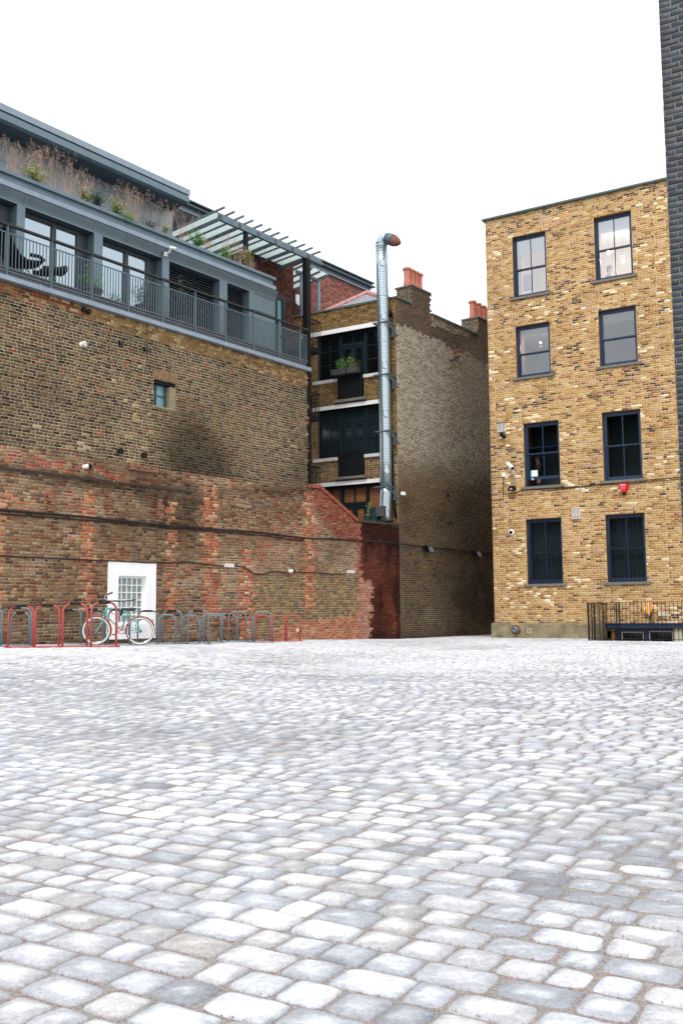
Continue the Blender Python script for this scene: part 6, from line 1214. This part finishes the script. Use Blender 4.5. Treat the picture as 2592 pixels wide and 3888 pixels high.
# ================================================================ BICYCLE
dF = 21.6
hF = at_depth(cV(325,967), dF); hR = at_depth(cV(1145,962), dF+.22)
bu = Vector((hR.x-hF.x, hR.y-hF.y, 0)).normalized(); FB = Frame((hF.x, hF.y), bu); gF = gzf(hF.x, hF.y); gR = gzf(hR.x, hR.y); WR = .325
xR = (Vector((hR.x,hR.y,0))-Vector((hF.x,hF.y,0))).length
bk = thing('bicycle', 'mint green cruiser bicycle with orange mudguards leaning behind the red hoops', 'bicycle', FB, (0,0,gF))
dzB = (gF+WR)-FB.Z(cV(325,967))
def V_(x, y, d=0): s, z = FB.hit(cV(x,y), d); return Vector((s, d, z+dzB))
def wheel(cx, cz, steer, label):
    ax = Vector((math.sin(steer), math.cos(steer), 0)); t = Vector((ax.y, -ax.x, 0)); c = Vector((cx, 0, cz)); N = 48
    ring = lambda r, off=0: [c+t*(r*math.cos(2*math.pi*i/N))+Vector((0,0,r*math.sin(2*math.pi*i/N)))+ax*off for i in range(N)]
    w = build(MB().tube(ring(WR-.024), .024, 10, closed=True), 'wheel', 'rubber', bk, smooth=True, label=label)
    for off in (-.0165,.0165): 
        a, b = ring(WR-.012, off), ring(WR-.046, off*1.15)
        build(MB().add(a+b+ring(WR-.03, off*1.75), [(i,(i+1)%N,2*N+(i+1)%N,2*N+i) for i in range(N)]+[(2*N+i,2*N+(i+1)%N,N+(i+1)%N,N+i) for i in range(N)]), 'white_wall', 'wtyre', w, smooth=True)
    build(MB().tube(ring(WR-.058), .011, 8, closed=True), 'rim', 'chrome', w, smooth=True); mb = MB()
    for i in range(28): a = 2*math.pi*i/28; b = a+(.5 if i % 2 else -.5); o = ax*(.028 if i % 4 < 2 else -.028); mb.tube([c+o+t*(.02*math.cos(b))+Vector((0,0,.02*math.sin(b))), c+t*((WR-.06)*math.cos(a))+Vector((0,0,(WR-.06)*math.sin(a)))], .0016, 4, caps=False)
    build(mb, 'spokes', 'chrome', w); build(MB().tube([c-ax*.05, c+ax*.05], .02, 12), 'hub', 'chrome', w, smooth=True); return ax, t, c, ring
zFw = gF+WR; zRw = gR+WR
aF, tF, cF, _ = wheel(0, zFw, .12, 'front wheel with white sidewalls'); aR, tR, cR, _ = wheel(xR, zRw, 0, 'rear wheel with white sidewalls')
def guard(c, t, ax, a0, a1, name='mudguard', rr=WR+.022):
    mb = MB(); n = 22; k = 5
    for i in range(n+1):
        a = math.radians(a0+(a1-a0)*i/n)
        for j in range(k): f = j/(k-1)*2-1; r2 = rr-.016*f*f; p = c+t*(r2*math.cos(a))+Vector((0,0,r2*math.sin(a)))+ax*(f*.036); mb.v.append(tuple(p))
    for i in range(n):
        for j in range(k-1): q = i*k+j; mb.f.append((q,q+1,q+k+1,q+k))
    o = build(mb, name, 'orange', bk, smooth=True); sd_ = o.modifiers.new('thickness', 'SOLIDIFY'); sd_.thickness = .003
guard(cF, tF, aF, -25, 110); guard(cR, tR, aR, 20, 190)
fr = MB(); HT, HB = V_(520,548), V_(478,655); BBk = V_(792,958); SC = V_(915,625); J1 = V_(985,705)
RA = Vector((xR,0,zRw)); sp = .045
def arc(pts, n=6):
    P = [Vector(p) for p in pts]; o = []
    for i in range(len(P)-1):
        p0 = P[max(i-1,0)]; p1 = P[i]; p2 = P[i+1]; p3 = P[min(i+2,len(P)-1)]
        for k in range(n): t = k/n; o.append(.5*((2*p1)+(-p0+p2)*t+(2*p0-5*p1+4*p2-p3)*t*t+(-p0+3*p1-3*p2+p3)*t**3))
    o.append(P[-1]); return o
fr.tube([HB-(HT-HB)*.05, HT], .022, 12).tube(arc([HT-(HT-HB)*.1, V_(620,555), V_(740,562), V_(830,600), SC-Vector((0,0,.03))]), .017, 10).tube(arc([HB+Vector((.01,0,.0)), V_(560,745), V_(690,865), BBk]), .018, 10).tube([BBk, SC, V_(928,592)], .017, 10)
for sg in (-1,1): fr.tube(arc([BBk+Vector((0,sg*.02,0)), (BBk+RA)/2+Vector((0,sg*.04,0)), RA+Vector((0,sg*sp,0))]), .011, 8).tube(arc([V_(830,600), J1+Vector((0,sg*.03,0)), (J1+RA)/2+Vector((.02,sg*.045,.01)), RA+Vector((0,sg*sp,0))]), .011, 8).tube(arc([SC, V_(1040,800)+Vector((0,sg*.04,0)), V_(1060,950)+Vector((0,sg*.04,0))]), .008, 8)
build(fr, 'frame', 'mint', bk, smooth=True)
fk = MB(); cr = HB-(HT-HB)*.15
for sg in (-1,1): fk.tube(arc([cr, cr+Vector((-.01,sg*.045,-.05)), V_(440,770)+Vector((0,sg*.05,0)), V_(400,870)+Vector((0,sg*.05,0)), cF+aF*(sg*.05)]), [.013]*25 if False else .013, 8)
fk.tube([cr+Vector((-.005,-.05,-.01)), cr+Vector((-.005,.05,-.01))], .016, 8); build(fk, 'fork', 'mint', bk, smooth=True)
st = V_(545,452); hb = MB(); hb.tube([HT, st], .013, 10); g1, g2 = V_(520,302,.30), V_(640,418,-.30)
hb.tube(arc([g1, V_(480,345,.22), st+Vector((-.03,.12,.02)), st, st+Vector((-.02,-.12,.0)), V_(600,428,-.26), g2]), .0115, 10); build(hb, 'handlebar', 'chrome', bk, smooth=True)
build(MB().tube([g1, V_(630,258,.30)], .018, 10), 'grip', 'rubber', bk, smooth=True); build(MB().tube([g2, V_(750,418,-.30)], .018, 10), 'grip', 'rubber', bk, smooth=True)
sd2 = V_(928,590); mb = MB(); mb.ball(sd2+Vector((.06,0,.03)), .11, 14, (1.1,.85,.32)).ball(sd2+Vector((-.08,0,.035)), .06, 12, (1.7,.5,.35)); build(mb, 'saddle', 'pot', bk, smooth=True)
ch_ = MB(); N = 30
ch_.tube([BBk+Vector((.085*math.cos(2*math.pi*i/N), -.05, .085*math.sin(2*math.pi*i/N))) for i in range(N)], .008, 6, closed=True); 
for i in range(5): a = 2*math.pi*i/5; ch_.bar(BBk+Vector((0,-.05,0)), BBk+Vector((.08*math.cos(a),-.05,.08*math.sin(a))), .014, .006)
build(ch_, 'chainring', 'orange', bk); build(MB().tube([BBk+Vector((0,-.05,.088)), RA+Vector((0,-.05,.03))], .005, 5).tube([BBk+Vector((0,-.05,-.088)), RA+Vector((0,-.05,-.03))], .005, 5).lathe([(.0,0),(.032,0),(.032,.01),(0,.01)], RA+Vector((0,-.05,0)), (0,1,0), 14), 'chain', 'pot', bk)
cr1 = V_(925,872,-.08); build(MB().tube([BBk-Vector((0,.075,0)), cr1-Vector((0,.0,0))], .011, 8).tube([BBk+Vector((0,.075,0)), BBk*2-cr1+Vector((0,0,0))], .011, 8).tube([BBk-Vector((0,.08,0)), BBk+Vector((0,.08,0))], .018, 10), 'crank', 'chrome', bk, smooth=True)
for P, sg in ((cr1, -1), (BBk*2-cr1, 1)): P = Vector(P); build(MB().box(P.x-.045,P.x+.045,P.y+sg*.01,P.y+sg*.10,P.z-.012,P.z+.012), 'pedal', 'rubber', bk)
lk = V_(795,632,-.03); build(MB().tube(arc([V_(800,575,-.03), lk, V_(775,690,-.03)]), .026, 8), 'lock', 'rubber', bk, smooth=True); build(MB().tube(arc([V_(590,560,-.03), V_(575,600,-.03), V_(640,655,-.03), V_(780,672,-.03)]), .006, 6), 'lock_cable', 'rubber', bk, smooth=True)
rl2 = V_(1375,782); build(MB().tube([rl2-Vector((.03,0,0)), rl2+Vector((.01,0,0))], .022, 10), 'rear_light', 'red', bk, smooth=True); build(MB().tube([V_(1090,805), V_(1150,650)], .004, 5).tube([cF-aF*.06, V_(560,700,-.05)], .0035, 5), 'mudguard_stay', 'chrome', bk)
